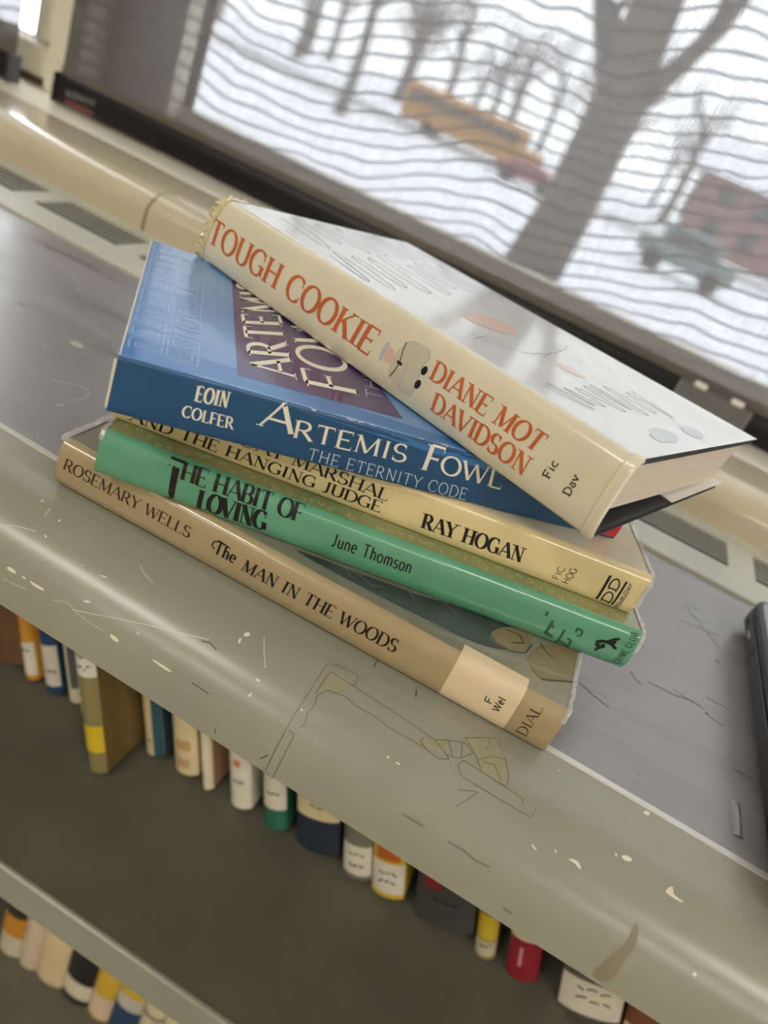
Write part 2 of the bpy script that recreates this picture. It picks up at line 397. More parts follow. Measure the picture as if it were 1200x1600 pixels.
M['rh_spine'] = jacket('pale_yellow_jacket', srgb(226, 208, 156))
M['rh_top'] = jacket('ivory_jacket', srgb(228, 218, 192))
M['gr_spine'] = jacket('green_jacket', srgb(92, 160, 126), bump=.04)
M['gr_top'] = jacket('green_laced_jacket', srgb(104, 128, 84), col2=srgb(150, 150, 100), vscale=30)
M['gr_lace'] = mat('lace_print', srgb(198, 190, 134), .4, coat=.5)
M['mw_spine'] = jacket('tan_jacket', srgb(170, 150, 114), coat=.9)
M['mw_top'] = jacket('painted_jacket', srgb(150, 144, 126), col2=srgb(118, 112, 98), vscale=26)
M['mw_dark'] = jacket('dark_wood_painting', srgb(32, 34, 34), col2=srgb(72, 76, 76), vscale=45)
M['mw_stone'] = jacket('brown_stone_painting', srgb(132, 112, 84), var=.15, vscale=70)
M['mw_vein'] = mat('grey_vein_print', srgb(122, 124, 116), .4)
M['darkline'] = mat('dark_lines', srgb(62, 58, 50), .4)  # dark brown of the printed cover lines and some nosing scuffs
M['ink'] = mat('black_ink', srgb(22, 20, 20), .45)
M['brownink'] = mat('brown_ink', srgb(74, 46, 36), .45)
M['marker'] = mat('faded_marker', srgb(52, 92, 66), .5)
M['greyink'] = mat('grey_print', srgb(150, 151, 153), .4, coat=.8)
M['orangewash'] = mat('orange_wash_print', srgb(226, 186, 166), .4, coat=.8)
M['greywash'] = mat('grey_wash_print', srgb(190, 192, 196), .4, coat=.8)
M['creamwash'] = mat('cream_wash_print', srgb(206, 198, 172), .4, coat=.8)
M['labelpaper'] = mat('cream_label', srgb(228, 206, 172), .5, coat=.5)
M['boardtan'] = mat('tan_board', srgb(150, 126, 96), .7)

# ------------------------------------------------------------------ the room
def structure(o): o['kind'] = 'structure'; return o
FZ, CZ = -0.72, 1.95
mb = MB(); mb.box(-4, 4, -5, .95, FZ - .1, FZ); structure(mb.build('floor', M['floor']))
mb = MB(); mb.box(-4, 4, -5, .95, CZ, CZ + .1); structure(mb.build('ceiling', M['ceil']))
mb = MB(); mb.box(-4.1, -4, -5, .95, FZ, CZ); structure(mb.build('wall_left', M['wall']))
mb = MB(); mb.box(4, 4.1, -5, .95, FZ, CZ); structure(mb.build('wall_right', M['wall']))
mb = MB(); mb.box(-4.1, 4.1, -5.1, -5, FZ, CZ); structure(mb.build('wall_back', M['wall']))
# window wall: below the sill, above the windows and the piers between
WY0, WY1 = 0.725, 0.790
mb = MB()
mb.box(-4, 4, WY0, WY1, FZ, .030)
mb.box(-4, 4, WY0, WY1, 1.45, CZ)
for x0, x1 in ((-4, -2.45), (-.676, -.508), (1.40, 1.60), (3.4, 4)): mb.box(x0, x1, WY0 + .02, WY1, .030, 1.45)
structure(mb.build('wall_window', M['wall']))

def window(n, x0, x1, z0, z1, y):
    w = empty('window_%d' % n, (x0, y, z0), kind='structure')
    m_ = MB(); t = .035
    m_.box(x0 - .02, x0 + .0, y - .012, y + .009, z0, z1); m_.box(x1, x1 + .02, y - .012, y + .009, z0, z1)
    m_.box(x0 - .02, x1 + .02, y - .012, y + .009, z0 - .03, z0); m_.box(x0 - .02, x1 + .02, y - .012, y + .009, z1, z1 + .03)
    m_.build('window_frame', M['frame'], w)
    g = MB(); g.box(x0, x1, y - .002, y + .002, z0, z1); g.build('pane', M['glasspane'], w)
t = NT('window_glass'); tr = t.add('ShaderNodeBsdfTransparent'); gl = t.add('ShaderNodeBsdfGlossy'); gl.inputs['Roughness'].default_value = .02
mx = t.add('ShaderNodeMixShader'); mx.inputs['Fac'].default_value = .06
t.link(tr.outputs['BSDF'], mx.inputs[1]); t.link(gl.outputs['BSDF'], mx.inputs[2]); t.link(mx.outputs['Shader'], t.out.inputs['Surface'])
M['glasspane'] = t.m
window(1, -.508, 1.40, .073, 1.42, .78)
window(2, -2.45, -.676, .073, 1.42, .78)
window(3, 1.60, 3.4, .073, 1.42, .78)

# window post between the two shades: cream boards with dark joints
post = empty('trim_1', (-.62, .71, .036), kind='structure')
mb = MB(); mb.cbox(-.6255, -.586, .705, .744, .038, 1.45, .0025); mb.build('post_board', M['frame'], post)
mb = MB(); mb.cbox(-.6530, -.6270, .714, .744, .0790, 1.45, .003); mb.build('post_board', M['frame'], post)
mb = MB(); mb.cbox(-.705, -.6275, .714, .744, .046, .0770, .003); mb.build('post_board', M['frame'], post)
mb = MB(); mb.box(-.705, -.626, .720, .744, .038, .0775); mb.build('post_gap', M['grout'], post)

# ceiling lamps
t = NT('lamp_diffuser'); t.b.inputs['Base Color'].default_value = (.9, .9, .85, 1)
t.b.inputs['Emission Color'].default_value = (1.0, .95, .85, 1); t.b.inputs['Emission Strength'].default_value = LAMP_STRENGTH
M['diffuser'] = t.m
for i, (x, y) in enumerate(((-1.25, -1.55), (1.75, -1.55), (-1.25, -3.6), (1.75, -3.6))):
    nm = ('over the window counter, near the left wall', 'over the window counter, near the right wall', 'near the left wall and the back wall', 'near the right wall and the back wall')[i]
    lp = empty('ceiling_lamp', (x, y, CZ - .06), 'long white fluorescent ceiling lamp ' + nm, 'ceiling lamp', 'fluorescent ceiling lamps')
    mb = MB(); mb.cbox(x - .62, x + .62, y - .17, y + .17, CZ - .055, CZ - .001, .008); mb.build('housing', M['ceil'], lp)
    mb = MB(); mb.cbox(x - .60, x + .60, y - .15, y + .15, CZ - .065, CZ - .056, .003); mb.build('diffuser', M['diffuser'], lp)

# ------------------------------------------------------------------ shelving unit with counter
XL, XR = -1.25, 0.95
unit = empty('shelving_unit', (-.15, .33, FZ), 'grey painted steel bookshelf unit with dark linoleum counter below the window', 'bookshelf')
NYJ, VY = .246, .4695                # linoleum: nosing joint to vent
mb = MB(); mb.box(XL, XR, NYJ, VY - .0012, -.02, 0.0)
counter = mb.build('counter_top', M['lino'], unit); counter['label'] = 'scratched dark grey linoleum counter top'
# nosing profile (y,z) from the joint over the rounded front to the lower edge
def nose_pt(s):
    """s in metres along the profile from the joint"""
    s = np.asarray(s, float); fl = .014; R = .034
    y = np.where(s < fl, NYJ - .003 - s, 0); z = np.where(s < fl, -0.0002 - s * .03, 0)
    a = np.clip((s - fl) / R, 0, 1.42)
    y2 = NYJ - .003 - fl - R * np.sin(a); z2 = -.001 - R * (1 - np.cos(a))
    ex = np.clip(s - fl - 1.42 * R, 0, 1); y2 = y2 - ex * math.cos(1.42); z2 = z2 - ex * math.sin(1.42)
    return np.where(s < fl, y, y2), np.where(s < fl, z, z2)
_s = np.linspace(.02, .09, 400); _y, _z = nose_pt(_s)
NS = float(_s[int(np.argmin(np.abs(_y - .1634 * (1 - _z / .183))))])
ss = np.linspace(0, NS, 40); py, pz = nose_pt(ss); prof = list(zip(py, pz))
nrm = []
for i in range(len(prof)):
    a = np.array(prof[max(i - 1, 0)]); b = np.array(prof[min(i + 1, len(prof) - 1)]); d = (b - a) / np.linalg.norm(b - a); nrm.append((-d[1], d[0]))
inner = [(p[0] - n_[0] * .0014, p[1] - n_[1] * .0014) for p, n_ in zip(prof, nrm)]
if inner[0][1] > prof[0][1]: inner = [(p[0] + n_[0] * .0014, p[1] + n_[1] * .0014) for p, n_ in zip(prof, nrm)]
mb = MB(); mb.extrude_x(prof + inner[::-1], XL, XR, n=1)
nose = mb.build('front_nosing', M['nose'], unit, smooth=True); nose['label'] = 'rounded grey-green painted steel front edge with chips and tape marks'
mb = MB(); mb.extrude_x([(NYJ - .0034, -.004), (NYJ - .0034, .0001), (NYJ - .0028, .0004), (NYJ - .0006, .0004), (NYJ, .0001), (NYJ, -.004)], XL, XR)
mb.build('edge_strip', M['edge'], unit)
SZ1, SZ2 = -.25, -.56
SY = .233
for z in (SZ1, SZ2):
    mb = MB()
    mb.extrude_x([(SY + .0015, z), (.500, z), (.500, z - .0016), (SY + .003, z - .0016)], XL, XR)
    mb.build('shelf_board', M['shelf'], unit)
    mb = MB(); mb.extrude_x([(SY, z - .0005), (SY + .0012, z + .0007), (SY + .003, z + .0007), (SY + .003, z - .0215), (SY + .010, z - .0225), (SY + .010, z - .024), (SY, z - .024)], XL, XR)
    mb.build('shelf_lip', M['nose'], unit)
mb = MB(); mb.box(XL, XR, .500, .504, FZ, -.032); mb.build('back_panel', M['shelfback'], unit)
for x in (XL, XR - .003):
    mb = MB(); mb.box(x, x + .003, .235, .466, FZ, -.022); mb.build('side_panel', M['shelf'], unit)

nosesurf = Surf(lambda a, b, e: np.stack([a, nose_pt(b)[0] - e * np.sin(np.clip((b - .014) / .034, 0, 1.42)), nose_pt(b)[1] + e * np.cos(np.clip((b - .014) / .034, 0, 1.42))], -1), (-.35, .25), (0, NS))
topsurf = Surf(lambda a, b, e: np.stack([a, b, np.zeros_like(a) + e], -1), (-.5, .25), (NYJ, VY))

# ------------------------------------------------------------------ vent strip behind the counter
VB = .558
vent = empty('vent_grille', (-.15, .51, 0), 'pale grey steel vent strip with slotted groups behind the counter', 'vent')
zt = .0022
g_end = [.1275 + .0976 * k for k in range(-9, 5)]; GW, SL0, SL1 = .079, .5040, .5455
mb = MB(); mb.extrude_x([(VY, -.004), (VY, zt - .0008), (VY + .0008, zt), (SL0, zt), (SL0, zt - .0011), (VY + .0012, zt - .0011), (VY + .0012, -.004)], XL, XR); mb.build('front_rail', M['vent'], vent)
mb = MB(); mb.extrude_x([(SL1, zt - .0011), (SL1, zt), (VB - .003, zt), (VB - .0006, zt + .002), (VB - .0006, zt - .0011)], XL, XR); mb.build('rear_rail', M['vent'], vent)
prev = XL
for e in g_end:
    s = e - GW
    if s > prev:
        mb = MB(); mb.box(prev, s, SL0, SL1, zt - .0011, zt); mb.build('bridge', M['vent'], vent)
    prev = e
mb = MB(); mb.box(prev, XR, SL0, SL1, zt - .0011, zt); mb.build('bridge', M['vent'], vent)
mb = MB(); mb.extrude_x([(VY + .004, zt - .0013), (VY + .004, -.03), (VB - .002, -.03), (VB - .002, zt - .0013), (VB - .003, zt - .0013), (VB - .003, -.029), (VY + .005, -.029), (VY + .005, zt - .0013)], XL, XR); mb.build('cavity', M['ventdark'], vent)
NSL = 6; pitch = (SL1 - SL0) / NSL; slat0 = None
for e in g_end:
    for k in range(1, NSL):
        y = SL0 + pitch * k
        if slat0 is None:
            mb = MB(); mb.extrude_x([(y - .0008, zt - .0004), (y - .0008, zt - .0001), (y + .0008, zt), (y + .0008, zt - .0004)], e - GW, e)
            slat0 = mb.build('slat', M['vent'], vent, origin=(e - GW - vent.location[0], y - vent.location[1], 0)); continue
        c = slat0.copy(); COL.objects.link(c); c.parent = vent; c.location = (e - GW - vent.location[0], y - vent.location[1], 0)

# ------------------------------------------------------------------ bullnose window sill in glazed lengths
pr = [(VB, -.01), (VB, .0170)]
for a in np.linspace(0, 90, 14)[1:]: pr.append((VB + .026 * (1 - math.cos(math.radians(a))), .0170 + .0180 * math.sin(math.radians(a))))
pr += [(.640, .0352), (.6455, .0350), (.6475, .0336), (.6520, .0334), (.6520, -.01)]
mb = MB(); mb.extrude_x([(.6522, -.01), (.6522, .0325), (.6540, .0342), (.700, .0378), (.7245, .0380), (.7245, -.01)], -1.25, .95, n=1)
structure(mb.build('trim_7', M['sillboard'], smooth=True))
JX = (-1.25, -.379, .493, .95)
for i in range(3):
    mb = MB(); mb.extrude_x(pr, JX[i] + .0012, JX[i + 1] - .0012, n=8)
    structure(mb.build('trim_%d' % (i + 2), M['sill'], smooth=True))
ins = [(y + .0022 * (1 if y < .64 else -1), z - .0016) for y, z in pr]
for j, x in enumerate(JX[1:3]):
    mb = MB(); mb.extrude_x(ins, x - .00115, x + .00115); structure(mb.build('trim_%d' % (j + 5), M['grout']))

# ------------------------------------------------------------------ roller shades
t = NT('shade_mesh'); nd = t.add
geo = t.add('ShaderNodeNewGeometry'); sep = t.add('ShaderNodeSeparateXYZ'); t.link(geo.outputs['Position'], sep.inputs['Vector'])
def mth(op, a, b=None, c=None, clamp=False):
    n_ = t.add('ShaderNodeMath'); n_.operation = op; n_.use_clamp = clamp
    for i, v in enumerate((a, b, c)):
        if v is None: continue
        if isinstance(v, (int, float)): n_.inputs[i].default_value = v
        else: t.link(v, n_.inputs[i])
    return n_.outputs[0]
X_, Z_ = sep.outputs['X'], sep.outputs['Z']
nz = t.add('ShaderNodeTexNoise'); nz.inputs['Scale'].default_value = 9.0; nz.inputs['Detail'].default_value = 2.0
mp = t.add('ShaderNodeMapping'); mp.inputs['Scale'].default_value = (1.0, 1.0, .8); t.link(geo.outputs['Position'], mp.inputs['Vector']); t.link(mp.outputs['Vector'], nz.inputs['Vector'])
wob = mth('MULTIPLY', mth('SUBTRACT', nz.outputs['Fac'], .5), .055)
rise = mth('MULTIPLY', mth('MAXIMUM', mth('ADD', X_, .36), 0.0), .22)
wave = mth('ADD', mth('MULTIPLY', mth('SINE', mth('MULTIPLY', X_, 22.0)), .004), wob)
ph = mth('DIVIDE', mth('SUBTRACT', mth('SUBTRACT', Z_, rise), wave), .0128)
fr = mth('ABSOLUTE', mth('SUBTRACT', mth('FRACT', ph), .5))                 # 0 at the line centre
mr = t.add('ShaderNodeMapRange'); mr.inputs['From Min'].default_value = .03; mr.inputs['From Max'].default_value = .14
mr.inputs['To Min'].default_value = .18; mr.inputs['To Max'].default_value = 1.0; t.link(fr, mr.inputs['Value'])
def thread(c, p): return mth('ABSOLUTE', mth('SUBTRACT', mth('FRACT', mth('DIVIDE', c, p)), .5))
wv = mth('MULTIPLY', mth('ADD', mth('MULTIPLY', thread(X_, .0021), 2.2), .40), mth('ADD', mth('MULTIPLY', thread(Z_, .0021), 2.2), .40))
nf = t.add('ShaderNodeTexNoise'); nf.inputs['Scale'].default_value = 260; mp2 = t.add('ShaderNodeMapping'); mp2.inputs['Scale'].default_value = (1, 1, .12)
t.link(geo.outputs['Position'], mp2.inputs['Vector']); t.link(mp2.outputs['Vector'], nf.inputs['Vector'])
opn = mth('MULTIPLY', mth('MULTIPLY', mr.outputs['Result'], wv), mth('ADD', mth('MULTIPLY', nf.outputs['Fac'], .5), .75))
opn = mth('MULTIPLY', opn, .135, clamp=True)
tr = t.add('ShaderNodeBsdfTransparent'); df = t.add('ShaderNodeBsdfDiffuse'); tl = t.add('ShaderNodeBsdfTranslucent')
df.inputs['Color'].default_value = srgb(90, 85, 82); tl.inputs['Color'].default_value = srgb(86, 84, 82)
m1 = t.add('ShaderNodeMixShader'); m1.inputs['Fac'].default_value = .30; t.link(df.outputs['BSDF'], m1.inputs[1]); t.link(tl.outputs['BSDF'], m1.inputs[2])
m2 = t.add('ShaderNodeMixShader'); t.link(opn, m2.inputs['Fac']); t.link(m1.outputs['Shader'], m2.inputs[1]); t.link(tr.outputs['BSDF'], m2.inputs[2])
t.link(m2.outputs['Shader'], t.out.inputs['Surface']); M['fabric'] = t.m
M['hem'] = mat('shade_hem_cloth', srgb(104, 97, 91), .8, bump=.2, bscale=700)

def roller_shade(x0, x1, y, zb, label, nm):
    r = empty('roller_shade', ((x0 + x1) / 2, y, zb), label, 'window shade', 'mesh roller shades on the windows')
    nx, nz_ = 40, 12; vs = []; fs = []
    for i in range(nx + 1):
        for j in range(nz_ + 1):
            x = x0 + .002 + (x1 - x0 - .004) * i / nx; z = zb + .026 + (1.44 - zb - .026) * j / nz_
            vs.append((x, y + .0008 * math.sin(x * 17) * min(1, j), z))
    for i in range(nx):
        for j in range(nz_): fs.append((i * (nz_ + 1) + j, i * (nz_ + 1) + j + 1, (i + 1) * (nz_ + 1) + j + 1, (i + 1) * (nz_ + 1) + j))
    obj('fabric', vs, fs, M['fabric'], r, smooth=True)
    mb = MB(); mb.box(x0 + .002, x1 - .002, y - .0016, y - .0004, zb + .022, zb + .0325); mb.build('hem', M['hem'], r)
    mb = MB()
    mb.extrude_x([(y - .007, zb + .002), (y - .0085, zb + .006), (y - .0085, zb + .019), (y - .006, zb + .0235), (y - .002, zb + .0248), (y + .004, zb + .0235), (y + .006, zb + .018), (y + .006, zb + .004), (y + .003, zb), (y - .004, zb)], x0 + .003, x1 - .003)
    bar = mb.build('hem_bar', M['black'], r, smooth=True)
    for xe, s in ((x0, 1), (x1, -1)):
        mb = MB(); a, b = sorted((xe, xe + s * .0035)); mb.cbox(a, b, y - .0095, y + .007, zb - .0008, zb + .0262, .001); mb.build('end_cap', M['graphite'] if s < 0 else M['black'], r)
    mb = MB(); mb.tube([(x0, y + .004, 1.447), (x1, y + .004, 1.447)], .018, 14); mb.build('roller', M['black'], r)
    return r, bar
shade, bar = roller_shade(-.594, 1.45, .692, .0385, 'dark grey mesh roller shade with black hem bar and red sticker', 1)
shade2, bar2 = roller_shade(-2.5, -.6385, .684, .0360, 'dark grey mesh roller shade with grey end cap left of the cream window post', 2)
barsurf = Surf(lambda a, b, e: np.stack([a, np.zeros_like(a) + .6835 - e, b], -1), (-.62, .3), (.03, .07))
M['sticker'] = mat('red_sticker', srgb(112, 58, 66), .4); M['silver'] = mat('silver_print', srgb(150, 148, 146), .4)
lettering('brand_print', barsurf, 'NORMAN', 'sans', (101, 150), (147, 166), (104, 140), (150, 157), M['silver'], bar)
patch('sticker', barsurf, [(97, 157), (104, 155), (115, 160), (126, 165), (138, 170), (147, 176), (146, 182), (136, 180), (122, 172), (108, 166)], M['sticker'], bar)

# clear plastic tag clipped on the bar
clip = empty('plastic_tag', (.085, .682, .038), 'clear plastic tag with two pale tabs clipped on the black hem bar', 'tag')
mb = MB(); mb.box(.056, .1165, .6805, .6815, .0395, .0640); mb.build('clear_plate', M['clear'], clip)
for x in (.066, .098):
    mb = MB(); mb.cbox(x, x + .0105, .6792, .6832, .0630, .0672, .0008); mb.build('tab', M['white'], clip)
for x in (.0552, .1166):
    mb = MB(); mb.box(x, x + .0007, .6797, .6815, .0395, .0640); mb.build('rim', M['mylar'], clip)

# ------------------------------------------------------------------ the stack of books
class Book:
    def __init__(self, name, label, corners, T, b, p, mats, board_t=.0024, jacket_t=.0006, board=True, board_mat=None,
                 page_in=.0032, gap=(0.0, 0.0), u_over=0.0, fil=.11, split=1.05):
        """corners: 8 points, bottom then top: spine-left, spine-right, fore-right, fore-left"""
        self.fil = fil; self.C = np.array(corners, float); C = self.C
        self.L = np.linalg.norm(C[1] - C[0]); self.W = np.linalg.norm(C[2] - C[1]); self.T, self.b, self.p = T, b, p
        base = C[:4].mean(0); base[2] = C[:4, 2].min()
        self.root = empty(name, base, label, 'book', 'books in the leaning stack')
        s_sp = np.concatenate([np.linspace(-.12, .12, 13), np.linspace(.15, .85, 17), np.linspace(.88, 1.12, 13)])
        kb = self.W / T
        s = np.concatenate([np.linspace(-kb, -.15, 8), s_sp, np.linspace(1.15, 1 + kb, 8)])
        reg = np.where(s[:-1] < -.001, 0, np.where(s[:-1] < split, 1, 2))
        self.cover = self.shell('jacket' if board else 'cover', s, reg, 0.0, jacket_t, -u_over, 1 + u_over, mats)
        if board:
            self.case = self.shell('case_boards', s, reg * 0, jacket_t * 1.05, jacket_t + board_t, .004, .996, [board_mat])
        # page block
        i = jacket_t + (board_t if board else 0) + .0001
        u0, u1 = page_in / self.L, 1 - page_in / self.L
        v0, v1 = .004, self.W - (.0035 if board else .0006)
        if not board: u0, u1, v0 = .0004 / self.L, 1 - .0004 / self.L, .0006
        nv = 10; ring = []
        for k in range(nv + 1):
            v = v0 + (v1 - v0) * k / nv; ring.append((v, i + gap[0] + (gap[1] - gap[0]) * k / nv))
        for k in range(1, 6): w = k / 6; ring.append((v1 - .003 * math.sin(math.pi * w) * (1 if board else 0), i + gap[1] + (T - 2 * i - gap[1]) * w))
        for k in range(nv + 1): v = v1 + (v0 - v1) * k / nv; ring.append((v, T - i))
        for k in range(1, 6): w = 1 - k / 6; ring.append((v0 - .6 * b * math.sin(math.pi * w), i + gap[0] + (T - 2 * i - gap[0]) * w))
        ring = np.array(ring); K = len(ring); vs = []
        for u in (u0, .5, u1): vs += list(self.P(np.full(K, u), ring[:, 0], ring[:, 1]))
        fs = [(a * K + q, a * K + (q + 1) % K, (a + 1) * K + (q + 1) % K, (a + 1) * K + q) for a in range(2) for q in range(K)]
        fs += [tuple(range(K - 1, -1, -1)), tuple(range(2 * K, 3 * K))]
        self.pages = obj('page_block', vs, fs, M['pages'], self.root, smooth=True)
        self.surf = Surf(self.F, (-.04, 1.04), (-.1, 1 + kb * 1.02))
        self.spine = Surf(self.F, (-.03, 1.03), (0.0, 1.25))
    def P(self, u, vm, wm):
        C = self.C; u = np.asarray(u, float)[..., None]; v = (np.asarray(vm, float) / self.W)[..., None]; w = (np.asarray(wm, float) / self.T)[..., None]
        bot = (C[0] * (1 - u) + C[1] * u) * (1 - v) + (C[3] * (1 - u) + C[2] * u) * v
        top = (C[4] * (1 - u) + C[5] * u) * (1 - v) + (C[7] * (1 - u) + C[6] * u) * v
        return bot * (1 - w) + top * w
    def prof(self, s):
        s = np.asarray(s, float); ins = np.clip(s, 0, 1)
        def raw(q):
            i_ = np.clip(q, 0, 1)
            return np.where(q < 0, -q * self.T, np.where(q > 1, (q - 1) * self.T, -self.b * (1 - np.abs(2 * i_ - 1) ** self.p))), i_ * self.T
        vm, wm = raw(s)
        for c0, dl in ((0.0, .025), (1.0, self.fil)):      # rounded shoulder where the spine turns into the boards
            t = (s - c0 + dl) / (2 * dl); m_ = (t > 0) & (t < 1); t = np.clip(t, 0, 1)
            A = raw(np.array(c0 - dl)); K_ = raw(np.array(c0)); B = raw(np.array(c0 + dl))
            vm = np.where(m_, (1 - t) ** 2 * A[0] + 2 * t * (1 - t) * K_[0] + t * t * B[0], vm)
            wm = np.where(m_, (1 - t) ** 2 * A[1] + 2 * t * (1 - t) * K_[1] + t * t * B[1], wm)
        return vm, wm
    def off(self, s, e):
        h = 2e-3; a = self.prof(s - h); b = self.prof(s + h); dv, dw = b[0] - a[0], b[1] - a[1]; n = np.sqrt(dv * dv + dw * dw) + 1e-12
        v, w = self.prof(s); return v - dw / n * e, w + dv / n * e
    def F(self, u, s, e): v, w = self.off(s, e); return self.P(u, v, w)
    def shell(self, name, s, reg, d0, d1, u0, u1, mats):
        mats = list(mats); K = len(s); us = np.linspace(u0, u1, 9); vs = []; fs = []; fm = []
        for d in (d0, d1):
            for u in us: vs += list(self.F(np.full(K, u), s, -d))
        n = len(us); o = n * K; last = len(mats) - 1
        for a in range(n - 1):
            for q in range(K - 1):
                fs.append((a * K + q, a * K + q + 1, (a + 1) * K + q + 1, (a + 1) * K + q)); fm.append(int(min(reg[q], last)))
                fs.append((o + a * K + q, o + (a + 1) * K + q, o + (a + 1) * K + q + 1, o + a * K + q + 1)); fm.append(last)
        for q in range(K - 1):
            for a in (0, n - 1): fs.append((a * K + q, a * K + q + 1, o + a * K + q + 1, o + a * K + q)); fm.append(last)
        for a in range(n - 1):
            for q in (0, K - 1): fs.append((a * K + q, (a + 1) * K + q, o + (a + 1) * K + q, o + a * K + q)); fm.append(last)
        return obj(name, vs, fs, mats, self.root, fm, smooth=True)
    def text(self, name, txt, style, BL, BR, TL, TR, m, eps=.00012): return lettering(name, self.spine, txt, style, BL, BR, TL, TR, m, self.cover, eps)

def level(A, yaw, Ln, W, T, dtop=(0, 0), fore=0.0):
    """corners of a lying book: A spine-left bottom, yaw, thickness T at the spine and T-fore at the fore edge"""
    A = np.array(A, float); c, s = math.cos(math.radians(yaw)), math.sin(math.radians(yaw)); u = np.array([c, s, 0]); v = np.array([-s, c, 0])
    bot = [A, A + Ln * u, A + Ln * u + W * v, A + W * v]
    top = [q + np.array([0, 0, T - (fore if k > 1 else 0)]) + dtop[0] * u + dtop[1] * v for k, q in enumerate(bot)]
    return bot + top

# 1 bottom: tan hardback
man = Book('hardback_book', 'tan hardback with a cream spine label at the very bottom of the stack', level((-.1692, .2306, .0005), 2.55, .2155, .146, .0206), .0206, .0026, 3.4,
           [M['mw_spine'], M['mw_spine'], M['mw_top'], M['white']], board_mat=M['boardtan'])
# 2 green hardback
grn = Book('hardback_book', 'green hardback with black condensed title lying on the tan hardback', level((-.1473, .2212, .0212), 17.3, .2186, .146, .0187), .0187, .0024, 3.6,
           [M['gr_spine'], M['gr_spine'], M['gr_top'], M['white']], board_mat=M['board_black'])
# 3 pale yellow western
hog = Book('hardback_book', 'pale yellow hardback with bold black lettering between the green and the blue book', level((-.1518, .2304, .0400), 17.4, .2154, .140, .0190), .0190, .0018, 4,
           [M['rh_spine'], M['rh_spine'], M['rh_top'], M['white']], board_mat=M['boardtan'])
# 4 blue paperback
art = Book('paperback_book', 'blue paperback with ivory fantasy lettering and a purple cover panel', level((-.1346, .2006, .0592), 32.7, .2012, .1376, .0203), .0203, .0008, 8,
           [M['af_spine'], M['af_spine'], M['af_top'], M['wornedge']], board=False, jacket_t=.0004, fil=.035, split=.99)
# 5 top: cream hardback with a cocked spine
tgh = Book('hardback_book', 'cream hardback with orange spine title lying askew on top of the stack',
           [(-.1867, .3254, .0802), (.0214, .2474, .0802), (.0688, .3738, .0799), (-.1393, .4517, .0798),
            (-.1846, .3304, .1086), (.0222, .2474, .1120), (.0716, .3707, .1088), (-.136, .4537, .1043)], .0285, .0030, 3.2,
           [M['tc_spine'], M['tc_spine'], M['tc_top'], M['board_black']], board_mat=M['board_black'], gap=(.0045, .0006))

# ---- printing on the tan book
bk = man
bk.text('author_lettering', 'ROSEMARY WELLS', 'roman', (98, 732), (295, 841), (104, 716), (301, 825), M['brownink'])
bk.text('title_lettering', 'The', 'flare', (333, 863), (366, 881), (340, 845), (373, 864), M['ink'])
bk.text('title_lettering', 'MAN IN THE WOODS', 'roman', (376, 890), (616, 1020), (385, 874), (626, 1002), M['ink'])
stroke('title_swash', bk.spine, [[(335, 858), (331, 852), (335, 846), (343, 845), (352, 851), (360, 857)]], .0005, M['ink'], bk.cover, .00012)
lab = bk.spine
lb = quadpatch_ab('spine_label', lab, [(.800, -.0), (.923, -.0), (.923, 1.30), (.800, 1.30)], M['labelpaper'], bk.cover, .00012, 8, 24)
lb['label'] = 'cream paper call number label'
bk.text('call_number', 'F', 'boldsans', (767, 1101), (772, 1091), (756, 1096), (761, 1086), M['ink'], .0002)
bk.text('call_number', 'Wel', 'boldsans', (779, 1113), (791, 1093), (768, 1107), (780, 1087), M['ink'], .0002)
bk.text('publisher_lettering', 'DIAL', 'roman', (821, 1151), (849, 1106), (806, 1143), (834, 1098), M['brownink'])
S = bk.surf
patch('cover_picture', S, [(440, 850), (520, 880), (640, 925), (760, 962), (838, 990), (800, 1020), (742, 1006), (660, 965), (560, 915)], M['mw_dark'], bk.cover, .0001, 8)
patch('cover_stone', S, [(762, 990), (790, 978), (822, 985), (833, 1003), (822, 1021), (795, 1017), (772, 1006)], M['mw_stone'], bk.cover, .00016)
patch('cover_stone', S, [(820, 1030), (832, 1016), (850, 1005), (905, 1015), (906, 1031), (897, 1062), (862, 1066), (843, 1062)], M['mw_stone'], bk.cover, .00016)
stroke('cover_lines', S, [[(764, 988), (775, 1004), (798, 1018), (820, 1021), (831, 1008)], [(845, 1006), (852, 1018), (866, 1030)], [(790, 984), (812, 992), (818, 1006), (800, 1004)], [(845, 1062), (900, 1066)]], .0006, M['darkline'], bk.cover, .0002)
stroke('cover_veins', S, [[(520, 880), (560, 898), (590, 900)], [(560, 898), (580, 915), (600, 918)], [(600, 905), (640, 925), (690, 940)], [(640, 925), (650, 940)], [(540, 888), (548, 902)], [(690, 940), (720, 965)]], .0004, M['mw_vein'], bk.cover, .0002)
# mylar flap standing out past the head of the cover
def flap(bk, name, u, s0, s1, d, seed, m):
    r = random.Random(seed); n = 16; vs = []; fs = []
    for k in range(n + 1):
        s = s0 + (s1 - s0) * k / n
        p0 = bk.F(np.array([0.004 if u < .5 else .996]), np.array([s]), .0003)[0]
        e = d * (.65 + .55 * r.random()) / bk.L
        p1 = bk.F(np.array([u - e if u < .5 else u + e]), np.array([s]), .0003 + .0012 * (r.random() - .4))[0]
        vs += [p0, (p0 + p1) / 2 + np.array([0, 0, .0003 * (r.random() - .5)]), p1]
    for k in range(n): fs += [(3 * k, 3 * k + 3, 3 * k + 4, 3 * k + 1), (3 * k + 1, 3 * k + 4, 3 * k + 5, 3 * k + 2)]
    return obj(name, vs, fs, m, bk.root)
flap(man, 'mylar_edge', 0, .95, 2.9, .0022, 3, M['mylar']); flap(man, 'mylar_edge', 1, .8, 2.9, .0010, 4, M['mylar'])

